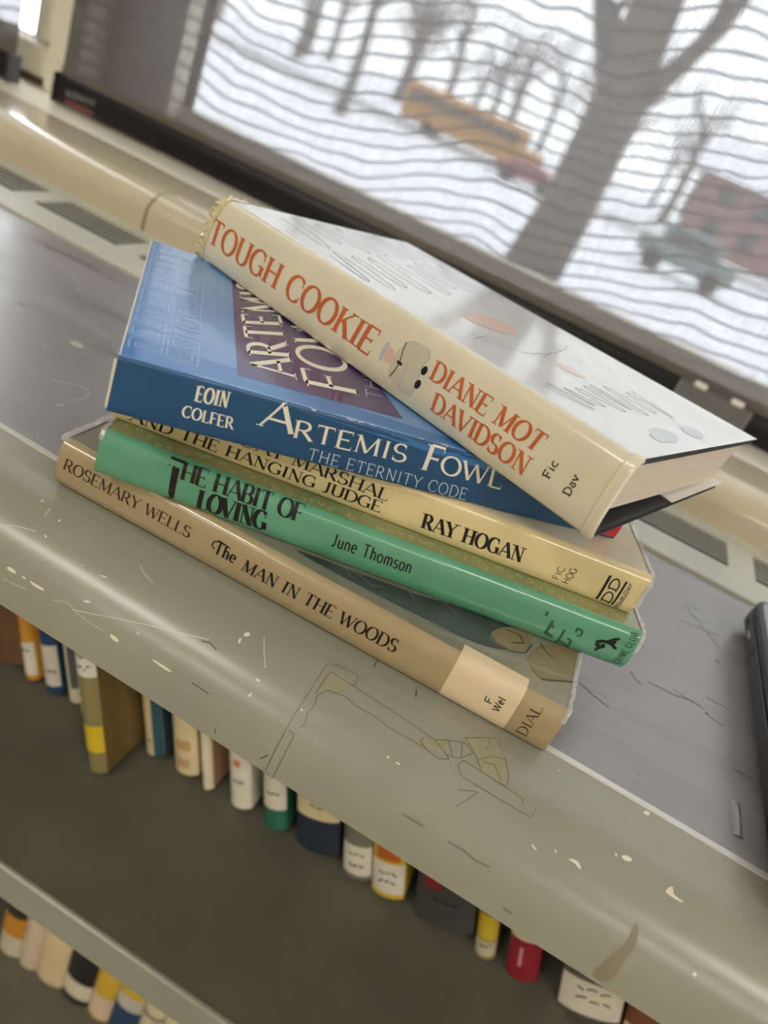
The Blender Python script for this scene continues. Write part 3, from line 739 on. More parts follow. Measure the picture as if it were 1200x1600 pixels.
# ---- printing on the green book
bk = grn
bk.text('title_lettering', 'T', 'roman', (257, 774), (281, 782), (266, 714), (292, 724), M['ink'])
bk.text('title_lettering', 'HE HABIT OF', 'heavy', (281, 748), (470, 817), (288, 721), (478, 789), M['ink'])
bk.text('title_lettering', 'LOVING', 'heavy', (307, 793), (414, 829), (313, 765), (420, 801), M['ink'])
bk.text('author_lettering', 'June Thomson', 'sans', (517, 852), (641, 896), (523, 833), (647, 877), M['ink'])
bk.text('publisher_lettering', 'CRIME CLUB', 'lightsans', (.990, .12), (.990, .95), (.977, .12), (.977, .95), M['ink'])
px = lambda x, y: (850 + x / 5.714, 780 + y / 5.714)
stroke('marker_writing', bk.spine, [[px(80, 1085), px(10, 1192)], [px(5, 1185), px(75, 1225)], [px(55, 1130), px(90, 1140)], [px(30, 1000), px(20, 1040)]], .0013, M['marker'], bk.cover, .00012)
stroke('marker_writing', bk.spine, [[px(185, 1165), px(95, 1300)], [px(130, 1255), px(235, 1340)], [px(210, 1240), px(240, 1260), px(200, 1320)], [px(280, 1190), px(300, 1150), px(345, 1175), px(330, 1215), px(290, 1220)]], .0009, M['marker'], bk.cover, .00012)
patch('gunman_emblem', bk.spine, [px(470, 1255), px(520, 1250), px(560, 1262), px(620, 1238), px(684, 1236), px(676, 1256), px(640, 1265), px(648, 1290), px(600, 1300), px(560, 1292), px(525, 1275), px(490, 1290)], M['ink'], bk.cover, .00012)
stroke('gunman_emblem', bk.spine, [[px(520, 1290), px(535, 1315), px(480, 1325), px(455, 1348)], [px(600, 1290), px(640, 1335)], [px(480, 1260), px(470, 1300), px(500, 1310)]], .0014, M['ink'], bk.cover, .00013)
mb = MB(); r = random.Random(8)
for k in range(46):
    u = .03 + .93 * k / 45 + r.uniform(-.006, .006); s = 1.13 + r.uniform(0, .30); a0 = r.uniform(0, 360)
    rad = r.uniform(.0011, .0021); t = np.radians(np.linspace(a0, a0 + r.uniform(200, 420), 14)); f = np.linspace(1, .35, 14)
    ribbon_ab(mb, bk.surf, np.stack([u + rad * f * np.cos(t) / bk.L, s + rad * f * np.sin(t) / bk.T], 1), .00035)
mb.build('lace_print', M['gr_lace'], bk.cover)

# ---- printing on the pale yellow book
bk = hog
bk.text('title_lettering', 'DAY MARSHAL', 'bold', (376, 695), (604, 783), (382, 677), (611, 766), M['ink'])
bk.text('title_lettering', 'AND THE HANGING JUDGE', 'bold', (202, 656), (594, 801), (208, 640), (600, 785), M['ink'])
bk.text('author_lettering', 'RAY HOGAN', 'bold', (658, 824), (814, 879), (664, 802), (822, 857), M['ink'])
bk.text('call_number', 'FIC', 'sans', (872, 906), (884, 887), (862, 903), (874, 884), M['ink'])
bk.text('call_number', 'HOG', 'sans', (887, 913), (903, 890), (877, 909), (893, 886), M['ink'])
px = lambda x, y: (850 + x / 5.714, 780 + y / 5.714)
stroke('publisher_bars', bk.spine, [[px(465, 888), px(595, 680)]], .0011, M['ink'], bk.cover, .00012)
stroke('publisher_bars', bk.spine, [[px(603, 940), px(740, 735)]], .0009, M['ink'], bk.cover, .00012)
bk.text('publisher_initials', 'DD', 'slab', (951, 943), (972, 906), (938, 938), (959, 901), M['ink'])
bk.text('publisher_lettering', 'DOUBLEDAY', 'boldsans', (964, 950), (989, 914), (959, 947), (984, 911), M['ink'])
flap(hog, 'mylar_edge', 1, .3, 4.5, .0014, 6, M['mylar']); flap(grn, 'mylar_edge', 0, .8, 2.2, .0008, 9, M['mylar']); flap(grn, 'mylar_edge', 1, .5, 2.2, .0010, 10, M['mylar'])

# ---- printing on the blue paperback
bk = art
quadpatch('bright_band', bk.surf, [(184, 551), (962, 800), (962, 770), (196, 520)], M['af_fade'], bk.cover, .00004, 20, 6)
bk.text('author_lettering', 'EOIN', 'flare', (304, 626), (355, 637), (309, 603), (361, 613), M['ivory'])
bk.text('author_lettering', 'COLFER', 'flare', (283, 650), (364, 671), (288, 633), (366, 653), M['ivory'])
bk.text('title_lettering', 'A', 'flare', (404, 664), (456, 678), (420, 622), (470, 637), M['ivory'])
bk.text('title_lettering', 'RTEMIS', 'flare', (456, 683), (633, 723), (462, 656), (641, 697), M['ivory'])
bk.text('title_lettering', 'F', 'flare', (657, 733), (683, 739), (671, 694), (698, 702), M['ivory'])
bk.text('title_lettering', 'OWL', 'flare', (686, 738), (782, 764), (692, 710), (789, 736), M['ivory'])
bk.text('subtitle_lettering', 'THE ETERNITY CODE', 'light', (479, 717), (727, 781), (484, 700), (732, 764), M['paleblue'])
quadpatch_ab('red_corner', bk.spine, [(.945, -.06), (1.0, -.06), (1.0, 1.0), (.945, 1.0)], M['red'], bk.cover, .0001, 4, 8)
quadpatch('purple_panel', bk.surf, [(371, 586), (630, 655), (470, 430), (362, 432)], M['af_panel'], bk.cover, .00010, 12, 12)
c1 = bk.surf.uvs([(371, 586), (630, 655), (362, 432)])
lettering('cover_title', bk.surf, 'ARTEMIS', 'flare', (463, 590), (420, 440), (394, 583), (370, 440), M['ivory'], bk.cover, .00018)
lettering('cover_title', bk.surf, 'FOWL', 'flare', (562, 620), (500, 480), (480, 603), (440, 470), M['ivory'], bk.cover, .00018)
lettering('cover_subtitle', bk.surf, 'THE E', 'light', (597, 627), (580, 565), (573, 621), (563, 560), M['paleblue'], bk.cover, .00018)
mb = MB(); r = random.Random(21); S = bk.surf; kb = bk.W / bk.T
cell_u, cell_s = .060, .52
for i in range(6):
    for j in range(14):
        u0 = .006 + i * cell_u; s0 = 1.35 + j * cell_s
        if u0 + cell_u > c1[:, 0].min() or s0 + cell_s > 1 + kb: continue
        k = r.choice((0, 1, 2, 3)); a = u0 + .004; b = u0 + cell_u - .004; c = s0 + .04; d = s0 + cell_s - .04
        if k == 0: ln = [[(a, c), (b, c), (b, d), (a, d), (a, c)], [(a + .008, c + .1), (b - .008, c + .1), (b - .008, d - .1), (a + .008, d - .1), (a + .008, c + .1)]]
        elif k == 1: ln = [[(a, c), (a, d), (b, d), (b, c + .12), (a + .010, c + .12), (a + .010, d - .1)]]
        elif k == 2: ln = [[(b, c), (a, c), (a, d), (b, d)], [(a + .010, (c + d) / 2), (b, (c + d) / 2)]]
        else: ln = [[(a, c), (b, c), (b, d)], [(a, d), (a, c + .1), (b - .01, c + .1), (b - .01, d)]]
        for l in ln: ribbon_ab(mb, S, dense(l, 3), .00045, .0001)
mb.build('circuit_print', M['af_line'], bk.cover)
stroke('worn_edge', bk.spine, [[(165, 636), (172, 604), (181, 560)]], .0008, M['wornedge'], bk.cover, .0002)
ab = [(.0012, s) for s in np.linspace(1.02, 1 + kb - .05, 20)]
mb = MB(); ribbon_ab(mb, bk.surf, ab, .0006, .0001); mb.build('worn_edge', M['wornedge'], bk.cover); mb = MB()
for k in range(26):
    u = .30 + .68 * r.random(); w_ = r.uniform(.002, .012)
    if r.random() < .75: ribbon_ab(mb, bk.surf, [(u, 1.0 + r.uniform(-.02, .02)), (u + w_ / 2, 1.0 + r.uniform(-.02, .03)), (u + w_, 1.0 + r.uniform(-.02, .02))], r.uniform(.0002, .0005), .00012)
for k in range(30):
    u = r.random(); w_ = r.uniform(.004, .016); ribbon_ab(mb, bk.surf, [(u, .012), (u + w_ / 2, .02), (u + w_, .012)], r.uniform(.0002, .0004), .00012)
mb.build('worn_flecks', M['wornedge'], bk.cover)['kind'] = 'stuff'

# ---- printing on the cream book
bk = tgh
bk.text('title_lettering', 'TOUGH COOKIE', 'title', (324, 377), (576, 556), (335, 341), (598, 520), M['tc_text'])
bk.text('author_lettering', 'DIANE MOT', 'title', (671, 591), (838, 708), (684, 563), (859, 683), M['tc_text'])
bk.text('author_lettering', 'DAVIDSON', 'title', (673, 640), (818, 744), (682, 613), (834, 717), M['tc_text'])
bk.text('call_number', 'Fic', 'slab', (858, 749), (874, 722), (847, 743), (863, 716), M['ink'])
bk.text('call_number', 'Dav', 'slab', (890, 776), (906, 746), (879, 770), (895, 740), M['ink'])
px = lambda x, y: (560 + x / 3.53, 480 + y / 3.53)
patch('figure_print', bk.spine, [px(255, 200), px(300, 188), px(395, 235), px(392, 285), px(350, 330), px(320, 430), px(285, 490), px(215, 440), px(170, 390), px(165, 340), px(200, 260)], M['creamwash'], bk.cover)
stroke('figure_outline', bk.spine, [[px(255, 200), px(300, 188), px(395, 235), px(392, 285), px(350, 330), px(320, 430), px(285, 490)], [px(320, 215), px(280, 290), px(240, 400), px(225, 450)], [px(215, 440), px(285, 490)]], .0006, M['greywash'], bk.cover, .00014)
patch('figure_hat', bk.spine, [px(165, 185), px(180, 200), px(150, 250), px(125, 300), px(112, 290), px(130, 235)], M['greywash'], bk.cover)
patch('figure_face', bk.spine, [px(168, 215), px(200, 235), px(195, 280), px(170, 310), px(142, 300), px(140, 260)], M['orangewash'], bk.cover, .00013)
stroke('figure_cord', bk.spine, [[px(268, 195), px(250, 230), px(240, 265), px(230, 300), px(205, 345), px(172, 382)]], .0004, M['ink'], bk.cover, .00016)
patch('figure_bow', bk.spine, [px(215, 290), px(230, 298), px(246, 310), px(238, 325), px(222, 315), px(212, 305)], M['ink'], bk.cover, .00017)
for cx, cy in ((365, 350), (328, 425)):
    patch('figure_button', bk.spine, [px(cx + 18 * math.cos(a) + 8 * math.sin(a), cy - 26 * math.sin(a)) for a in np.linspace(0, 2 * math.pi, 10, endpoint=False)], M['ink'], bk.cover, .00017)
# front cover: meandering grey line drawing, faint orange and grey shapes
S = bk.surf; mb = MB(); r = random.Random(5)
def meander(q, rows, turns, w, skip=.0):
    c = S.uvs(q); c = [np.array(x) for x in c]
    f = lambda a, b: (c[0] * (1 - a) + c[1] * a) * (1 - b) + (c[3] * (1 - a) + c[2] * a) * b
    for rr in range(rows):
        b0 = rr / rows; b1 = (rr + .9) / rows; a = r.uniform(0, .03); line = []
        while a < .97:
            wd = r.uniform(.03, .06) * 14 / turns; lo = r.uniform(b0, b0 + .25 / rows); hi = r.uniform(b1 - .25 / rows, b1)
            for t_ in np.linspace(0, 1, 7): line.append(f(min(a + wd * .12 * t_, 1), lo + (hi - lo) * t_))
            for t_ in np.linspace(0, math.pi, 6)[1:]: line.append(f(min(a + wd * (.12 + .19 * (1 - math.cos(t_))), 1), hi + .12 / rows * math.sin(t_)))
            for t_ in np.linspace(0, 1, 7)[1:]: line.append(f(min(a + wd * (.5 + .12 * t_), 1), hi + (lo - hi) * t_))
            for t_ in np.linspace(0, math.pi, 6)[1:]: line.append(f(min(a + wd * (.62 + .19 * (1 - math.cos(t_))), 1), lo - .12 / rows * math.sin(t_)))
            a += wd
        m_ = MB(); ribbon_ab(m_, S, line, w); m_.build('line_drawing', M['greyink'], bk.cover)
meander([(420, 328), (632, 382), (795, 468), (585, 452)], 2, 5, .0009)
meander([(838, 598), (985, 610), (1058, 655), (925, 642)], 1, 5, .0008)
patch('faint_face', S, [(718, 490), (745, 488), (775, 497), (808, 515), (812, 524), (785, 522), (755, 510), (730, 500)], M['orangewash'], bk.cover)
stroke('faint_cord', S, [[(735, 520), (775, 540), (830, 553), (865, 553), (885, 545), (884, 540)], [(838, 550), (850, 558), (862, 551)], [(740, 530), (760, 525), (790, 540)]], .0005, M['greyink'], bk.cover)
patch('faint_stripe', S, [(865, 565), (890, 572), (920, 592), (905, 590), (880, 578)], M['orangewash'], bk.cover)
patch('faint_button', S, [(1013, 676), (1022, 668), (1040, 671), (1060, 682), (1058, 692), (1038, 692), (1020, 686)], M['greywash'], bk.cover)
patch('faint_button', S, [(1060, 668), (1070, 664), (1090, 672), (1101, 681), (1095, 687), (1075, 680)], M['greywash'], bk.cover)
# crumpled mylar at the head, rolled lip at the tail of the spine
M['fringe'] = mat('yellowed_mylar', srgb(216, 200, 152), .22, coat=.8, var=.15, vscale=300)
r = random.Random(12); n = 44; vs = []
for k in range(n + 1):
    sv = -.05 + 1.45 * k / n; jag = (.0034 + .0012 * r.random() + .0018 * max(0, .35 - sv)) * (.45 if k in (9, 20, 27, 33) else 1) * (1 if sv < 1.1 else max(.25, 1 - (sv - 1.1) * 2.2))
    for f, e in ((-.010, .0004), (0, .0006), (.5, .0010 + .0006 * math.sin(k * 1.7)), (1, .0004 + .0012 * math.sin(k * 2.3))):
        vs.append(bk.F(np.array([-f * jag / bk.L if f >= 0 else .004]), np.array([sv]), e)[0])
obj('mylar_fringe', vs, [(k * 4 + q, k * 4 + q + 1, k * 4 + q + 5, k * 4 + q + 4) for k in range(n) for q in range(3)], M['fringe'], bk.root, smooth=True)
mb = MB()
vs = []
for u, e in ((.983, .0001), (.985, .0005), (.987, .0003), (.990, .0004), (.996, .0004), (1.001, .0002), (1.003, -.0010)):
    sv = np.linspace(.0, 1.12, 26); vs.append(bk.F(np.full(26, u), sv, e))
fs = [(a * 26 + q, a * 26 + q + 1, (a + 1) * 26 + q + 1, (a + 1) * 26 + q) for a in range(6) for q in range(25)]
obj('rolled_lip', np.concatenate(vs), fs, M['tc_spine'], bk.root, smooth=True)
# white pasted slip sticking out over the lower board
P = lambda u, v, w: bk.P(np.array([u]), np.array([v]), np.array([w]))[0]
Wb = bk.W
obj('paper_slip', [P(1.004, Wb * .52, .0032), P(1.004, Wb * .985, .0034), P(.93, Wb * .985, .0035), P(.93, Wb * .52, .0033), P(1.004, Wb * .52, .0036), P(1.006, Wb * .985, .0042), P(.93, Wb * .985, .0039), P(.93, Wb * .52, .0037)],
    [(0, 1, 2, 3), (4, 7, 6, 5), (0, 4, 5, 1), (1, 5, 6, 2), (2, 6, 7, 3), (3, 7, 4, 0)], M['white'], bk.root)

# ------------------------------------------------------------------ laptop at the right
lt = empty('laptop', (.30, .33, .0003), 'closed black laptop with grey lid and side ports on the counter', 'laptop')
def rrect(x0, x1, y0, y1, r, n=6):
    pts = []
    for cx, cy, a0 in ((x1 - r, y1 - r, 0), (x0 + r, y1 - r, 90), (x0 + r, y0 + r, 180), (x1 - r, y0 + r, 270)):
        for a in np.linspace(a0, a0 + 90, n): pts.append((cx + r * math.cos(math.radians(a)), cy + r * math.sin(math.radians(a))))
    return pts
def slab(mb, rings):
    K = len(rings[0][0]); vs = [(p[0], p[1], z) for ring, z in rings for p in ring]; fs = [tuple(range(K - 1, -1, -1)), tuple(range((len(rings) - 1) * K, len(rings) * K))]
    for a in range(len(rings) - 1):
        for q in range(K): fs.append((a * K + q, a * K + (q + 1) % K, (a + 1) * K + (q + 1) % K, (a + 1) * K + q))
    mb.add(vs, fs)
LX0, LX1, LY0, LY1 = .1315, .452, .222, .440
mb = MB(); slab(mb, [(rrect(LX0 + .004, LX1 - .004, LY0 + .004, LY1 - .004, .010), .003), (rrect(LX0, LX1, LY0, LY1, .013), .006), (rrect(LX0, LX1, LY0, LY1, .013), .0128), (rrect(LX0 + .0006, LX1 - .0006, LY0 + .0006, LY1 - .0006, .0125), .0132)])
lbody = mb.build('base', M['laptopdark'], lt, smooth=True)
mb = MB(); slab(mb, [(rrect(LX0 + .0012, LX1 - .0012, LY0 + .0012, LY1 - .0012, .012), .0137), (rrect(LX0 + .0004, LX1 - .0004, LY0 + .0004, LY1 - .0004, .0128), .0145), (rrect(LX0 + .0006, LX1 - .0006, LY0 + .0006, LY1 - .0006, .0126), .0178), (rrect(LX0 + .002, LX1 - .002, LY0 + .002, LY1 - .002, .0112), .0186)])
lid = mb.build('lid_rim', M['laptopdark'], lt, smooth=True)
mb = MB(); slab(mb, [(rrect(LX0 + .0032, LX1 - .0032, LY0 + .0032, LY1 - .0032, .010), .0186), (rrect(LX0 + .0036, LX1 - .0036, LY0 + .0036, LY1 - .0036, .010), .0191)])
mb.build('lid_panel', M['laptoplid'], lt, smooth=True)
mb = MB(); slab(mb, [(rrect(LX0 + .002, LX1 - .002, LY0 + .002, LY1 - .002, .012), .0132), (rrect(LX0 + .002, LX1 - .002, LY0 + .002, LY1 - .002, .012), .0137)]); mb.build('lid_gap', M['black'], lt)
for x, y in ((LX0 + .02, LY0 + .02), (LX1 - .02, LY0 + .02), (LX0 + .02, LY1 - .02), (LX1 - .02, LY1 - .02)):
    mb = MB(); slab(mb, [(rrect(x - .006, x + .006, y - .004, y + .004, .003), .0003), (rrect(x - .007, x + .007, y - .005, y + .005, .004), .0031)]); mb.build('rubber_foot', M['black'], lt)
mb = MB(); mb.tube([(LX0 - .0002, .388, .0095), (LX0 + .0004, .388, .0095)], .0030, 16); mb.build('headphone_jack', M['black'], lbody)
mb = MB(); mb.cbox(LX0 - .0003, LX0 + .0006, .400, .4115, .0080, .0112, .0002); mb.build('port', M['graphite'], lbody)
mb = MB(); mb.cbox(LX0 - .0004, LX0 + .0006, .4015, .4100, .0086, .0096, .0002); mb.build('port_tongue', M['edge'], lbody)
mb = MB(); mb.tube([(LX0 - .0002, .4205, .0095), (LX0 + .0004, .4205, .0095)], .0012, 12); mb.build('indicator_hole', M['black'], lbody)

# ------------------------------------------------------------------ books on the shelves
LAST = {}
def cm(rgb): 
    k = 'c_%d_%d_%d' % rgb
    if k not in M: M[k] = mat('book_cloth_%d' % len(M), srgb(*rgb), .38, coat=.35, var=.06, vscale=60)
    return M[k]
def shelf_book(px, z, t, lean, label, spine, bands=(), side=None, h=.205, dep=.135, dy=0.0, marks=(), bulge=.0035, grp='books on the upper shelf', y=None, pagesright=False):
    """px: photo pixel of the middle of the spine's foot; bands: (h0,h1,rgb) in metres up the spine"""
    if y is None: t *= .80 + .15 * max(0, px[0]) / 600.0 if px[0] < 600 else .95
    yb = (y if y is not None else .343 + .010 * (px[0] - 45) / 760.0) + dy
    x = ony(px, yb)[0]
    if grp in LAST: x = max(x, LAST[grp][0] + LAST[grp][1] / math.cos(math.radians(lean)) + (t - LAST[grp][1]) / 2 * math.cos(math.radians(lean)) + .0006)
    LAST[grp] = (x, t)
    r = empty('library_book', (x, yb, z), label, 'book', grp)
    a = math.radians(lean); ca, sa = math.cos(a), math.sin(a)
    def T(X, Y, Zl):      # local: X across thickness (0..t), Y depth, Zl up the spine; leaning to -X about the lower left edge
        X = np.asarray(X, float); Zl = np.asarray(Zl, float)
        x0 = x - t / 2 * ca
        return np.stack([x0 + X * ca - Zl * sa, yb + np.asarray(Y, float) + X * 0, z + X * sa + Zl * ca + .0002], -1)
    n = 12; xs = np.linspace(0, t, n + 1); arcY = bulge * (np.abs(2 * xs / t - 1) ** 2.4)
    bt = .0022
    # cover: spine shell plus two boards
    ring = [(xx, yy) for xx, yy in zip(xs, arcY)] + [(t, dep), (t - bt, dep), (t - bt, bulge + .003)] + [(bt, bulge + .003), (bt, dep), (0, dep)]
    K = len(ring); vs = []; fs = []
    R = np.array(ring)
    for zz in (0, h): vs += list(T(R[:, 0], R[:, 1], np.full(K, zz)))
    fm = []
    for q in range(K):
        fs.append((q, (q + 1) % K, K + (q + 1) % K, K + q)); fm.append(0 if q < n else 1)
    # caps as quads for the U shape
    def cap(o):
        fs.extend([tuple(o + i for i in (n, n + 1, n + 2, n + 3)), tuple(o + i for i in (n + 4, n + 5, n + 6, 0)), tuple(o + i for i in list(range(0, n + 1)) + [n + 3, n + 4])]); fm.extend([1, 1, 0])
    cap(0); cap(K)
    cov = obj('cover', vs, fs, [cm(spine), cm(side or spine)], r, fm, smooth=True)
    pg = np.array([(bt + .0002, bulge + .004), (t - bt - .0002, bulge + .004), (t - bt - .0002, dep - .004), (bt + .0002, dep - .004)]); vs = []
    for zz in (.003, h - .003): vs += list(T(pg[:, 0], pg[:, 1], np.full(4, zz)))
    obj('page_block', vs, [(0, 1, 2, 3), (4, 7, 6, 5)] + [(i, (i + 1) % 4, 4 + (i + 1) % 4, 4 + i) for i in range(4)], M['pages'], r)
    SS = Surf(lambda aa, bb, e: T(aa, np.interp(aa, xs, arcY) - e, bb), (0, t), (0, h))
    for b in bands:
        h0, h1, col = b[:3]; f0, f1 = (b[3], b[4]) if len(b) > 3 else (0, 1)
        quadpatch_ab('spine_label' if len(b) < 6 else b[5], SS, [(t * f0, h0), (t * f1, h0), (t * f1, h1), (t * f0, h1)], cm(col), cov, .0003, 12, 2)
    mb = MB()
    for (f0, h0, f1, h1) in marks: ribbon_ab(mb, SS, np.array([[t * f0, h0], [t * (f0 + f1) / 2, (h0 + h1) / 2 + .0006], [t * f1, h1]]), .0012, .0005)
    if marks: mb.build('label_writing', M['ink'], cov)
    return r
W_ = (222, 214, 196); C_ = (224, 206, 164)
def scr(h0, rows=2, w0=.25, w1=.75):      # illegible label writing
    r = random.Random(int(h0 * 1e5)); o = []
    for q in range(rows):
        a = w0
        while a < w1: b = a + r.uniform(.10, .18); o.append((a, h0 - q * .008 + r.uniform(-.0015, .0015), b, h0 - q * .008 + r.uniform(-.002, .002))); a = b + .05
    return o
z1 = SZ1
U = 'books on the upper shelf'
shelf_book((6, 1056), z1, .030, 20, 'brown cloth book at the end of the row, beside the orange and white book', (104, 74, 46), side=(112, 82, 54))
shelf_book((45, 1058), z1, .0135, 20, 'narrow orange book with a white spine label beside the blue book', (206, 144, 50), [(.004, .030, W_)], marks=scr(.024, 1))
shelf_book((78, 1092), z1, .0165, 20, 'dark blue book with a white label near its foot', (26, 66, 98), [(.006, .038, (214, 206, 192))], marks=scr(.018, 1))
shelf_book((110, 1118), z1, .0150, 20, 'white book with a dark grey stripe beside the olive and yellow book', (216, 206, 178), [(.012, .12, (92, 92, 92), .45, .9, 'spine_stripe')], dy=.003)
shelf_book((121, 1152), z1, .0080, 20, 'thin white-labelled book tucked against the olive and yellow book', (208, 198, 172), [(.004, .024, W_)], marks=scr(.016, 2, .2, .9))
shelf_book((146, 1215), z1, .0175, 20, 'olive book with a yellow band and white label, standing out from the row', (142, 130, 84), [(.016, .036, (222, 190, 40), 0, 1, 'yellow_band'), (.072, .093, (230, 226, 214))], side=(120, 100, 58), marks=scr(.086, 2, .2, .8), dy=-.033)
shelf_book((230, 1206), z1, .0170, 20, 'cream and teal book standing in the gap beside the olive book', (222, 204, 156), [(.0, .12, (44, 84, 100), .60, 1.0, 'spine_picture')], side=(46, 74, 86), marks=[(.3, .012, .5, .012)])
shelf_book((284, 1221), z1, .0205, 20, 'wide cream book with faint brown lettering', (226, 206, 162), marks=[], bands=[(.020, .028, (196, 160, 110), .2, .8, 'faint_title'), (.006, .013, (198, 168, 124), .2, .75, 'faint_title')])
shelf_book((324, 1228), z1, .0095, 20, 'thin ivory book with ruffled brown pages beside the wide cream book', (232, 220, 190), side=(150, 118, 92))
shelf_book((388, 1230), z1, .0175, 20, 'white book with a small orange mark beside the green book', (230, 222, 204), [(.034, .039, (214, 130, 70), .3, .6, 'orange_mark')], marks=scr(.022, 1))
shelf_book((425, 1300), z1, .0180, 20, 'green book with a broad white spine label', (42, 112, 84), [(.017, .045, W_)], marks=scr(.030, 1))
shelf_book((487, 1345), z1, .0320, 20, 'thick navy book with a cream label band', (38, 46, 62), [(.028, .047, (220, 204, 162))], marks=scr(.038, 1, .35, .65))
shelf_book((551, 1380), z1, .0205, 20, 'grey book with a white label lettered in black at its foot', (122, 118, 104), [(.004, .028, W_)], marks=scr(.020, 2))
shelf_book((604, 1400), z1, .0230, 20, 'yellow book with a big white label and red lettering', (214, 178, 52), [(.004, .029, W_), (.031, .043, (190, 96, 34), .15, .85, 'red_title')], marks=scr(.021, 2))
shelf_book((686, 1458), z1, .0400, 20, 'thick dark grey book with a red square on its spine', (66, 66, 62), [(.030, .046, (130, 32, 36), .12, .42, 'red_square')], marks=scr(.022, 1))
shelf_book((757, 1496), z1, .0135, 20, 'narrow yellow and white book beside the red book', (150, 128, 80), [(.017, .037, (206, 176, 50), 0, 1, 'yellow_band'), (.003, .016, (202, 190, 160))], marks=scr(.012, 1))
shelf_book((806, 1540), z1, .0205, 20, 'dark red book with a cream band above', (146, 26, 42), [(.034, .070, (206, 192, 150), 0, 1, 'cream_band'), (.012, .028, (196, 150, 140), .35, .45, 'small_title')])
shelf_book((888, 1622), z1, .0390, 20, 'thick grey illustrated book with a white label', (104, 96, 86), [(.002, .030, W_), (.034, .052, (54, 58, 58), .1, .6, 'spine_picture'), (.046, .075, (128, 112, 100), .45, .95, 'spine_picture')], marks=scr(.024, 2))
shelf_book((975, 1660), z1, .0200, 20, 'brown book with a cream label at the end of the row', (128, 78, 50), [(.002, .020, (220, 200, 160))], marks=scr(.014, 1))
Lw = 'books on the lower shelf'
for px_, t_, lab_, sp_, bd_ in (
    ((8, 1496), .022, 'lower shelf book with an orange and black spine and pale foot', (208, 198, 170), [(.028, .055, (206, 140, 40), 0, 1, 'orange_band'), (.055, .075, (50, 46, 40), 0, 1, 'black_band')]),
    ((28, 1506), .018, 'lower shelf book with a pinkish white plain spine', (214, 194, 166), []),
    ((58, 1524), .027, 'lower shelf book with a broad pale cream spine', (226, 200, 160), []),
    ((98, 1546), .027, 'lower shelf black book with a white label', (26, 26, 28), [(.008, .030, (224, 212, 188))]),
    ((134, 1572), .021, 'lower shelf yellow book with a pale pink foot', (216, 178, 56), [(.002, .034, (222, 196, 166))]),
    ((168, 1602), .025, 'lower shelf blue book with a yellow top band and white label', (36, 66, 104), [(.058, .10, (212, 176, 48), 0, 1, 'yellow_band'), (.040, .058, (200, 194, 178))]),
    ((200, 1612), .019, 'lower shelf cream book with a grey line and yellow foot', (222, 208, 172), [(.010, .024, (212, 180, 44), 0, 1, 'yellow_band'), (.050, .054, (120, 112, 96), 0, 1, 'grey_line')]),
    ((236, 1640), .020, 'lower shelf plain ivory book at the end of the visible row', (228, 212, 172), []),
    ((276, 1664), .019, 'lower shelf dark brown book past the ivory one', (86, 62, 44), [])):
    shelf_book(px_, SZ2, t_, 1.5, lab_, sp_, bd_, grp=Lw, h=.21, y=.344)

# ------------------------------------------------------------------ wear on the counter edge and top
zz = lambda ox, oy, s: (lambda x, y: (ox + x / s, oy + y / s))
a_ = zz(380, 1000, 2.308); b_ = zz(0, 620, 4.2105); c_ = zz(700, 1150, 2.4); d_ = zz(0, 900, 2.667)
stroke('tape_outline', nosesurf, [
    [a_(305, 85), a_(345, 92), a_(415, 130), a_(400, 168), a_(520, 245), a_(640, 325), a_(690, 360), a_(745, 362), a_(800, 372), a_(830, 410), a_(775, 428), a_(735, 415), a_(742, 430), a_(705, 428), a_(640, 380), a_(560, 335), a_(520, 312), a_(470, 272), a_(405, 238), a_(370, 205), a_(310, 182), a_(265, 200), a_(258, 235), a_(232, 262), a_(225, 300), a_(205, 315)],
    [a_(305, 85), a_(240, 185), a_(185, 270), a_(120, 390), a_(80, 470), a_(105, 500), a_(150, 410), a_(185, 340), a_(165, 325)],
    [a_(258, 195), a_(315, 115), a_(400, 168)],
    [a_(800, 352), a_(915, 355), a_(945, 430), a_(958, 490), a_(948, 528), a_(905, 505), a_(860, 475), a_(838, 415), a_(800, 352)],
    [a_(845, 432), a_(895, 420), a_(950, 432)], [a_(868, 440), a_(905, 450), a_(930, 510)], [a_(890, 356), a_(880, 400)],
    [a_(795, 435), a_(775, 450), a_(782, 485), a_(810, 505), a_(900, 560), a_(1000, 620), a_(1040, 640), a_(1055, 605)], [a_(795, 435), a_(860, 475), a_(1010, 572), a_(1005, 590)], [a_(775, 540), a_(850, 548), a_(770, 600)],
    [a_(690, 360), a_(720, 395), a_(742, 430)], [a_(650, 352), a_(640, 368), a_(660, 390)], [a_(740, 365), a_(755, 420)], [a_(790, 372), a_(785, 425)]], .00022, M['tapeline'], nose, .0001)
patch('tape_residue', nosesurf, [a_(800, 352), a_(915, 355), a_(945, 430), a_(958, 490), a_(948, 528), a_(905, 505), a_(860, 475), a_(838, 415)], M['tape'], nose, .00006)
patch('tape_residue', nosesurf, [a_(640, 352), a_(690, 360), a_(735, 365), a_(742, 390), a_(720, 410), a_(690, 400), a_(655, 385)], M['tape'], nose, .00006)
patch('tape_residue', nosesurf, [a_(258, 200), a_(315, 115), a_(395, 160), a_(345, 190), a_(305, 180)], M['tape'], nose, .00006)
patch('brown_stain', nosesurf, [c_(710, 690), c_(715, 745), c_(700, 800), c_(665, 830), c_(640, 890), c_(598, 930), c_(560, 915), c_(535, 885), c_(580, 850), c_(610, 825), c_(640, 800), c_(675, 770), c_(690, 720)], M['stain'], nose, .00006)
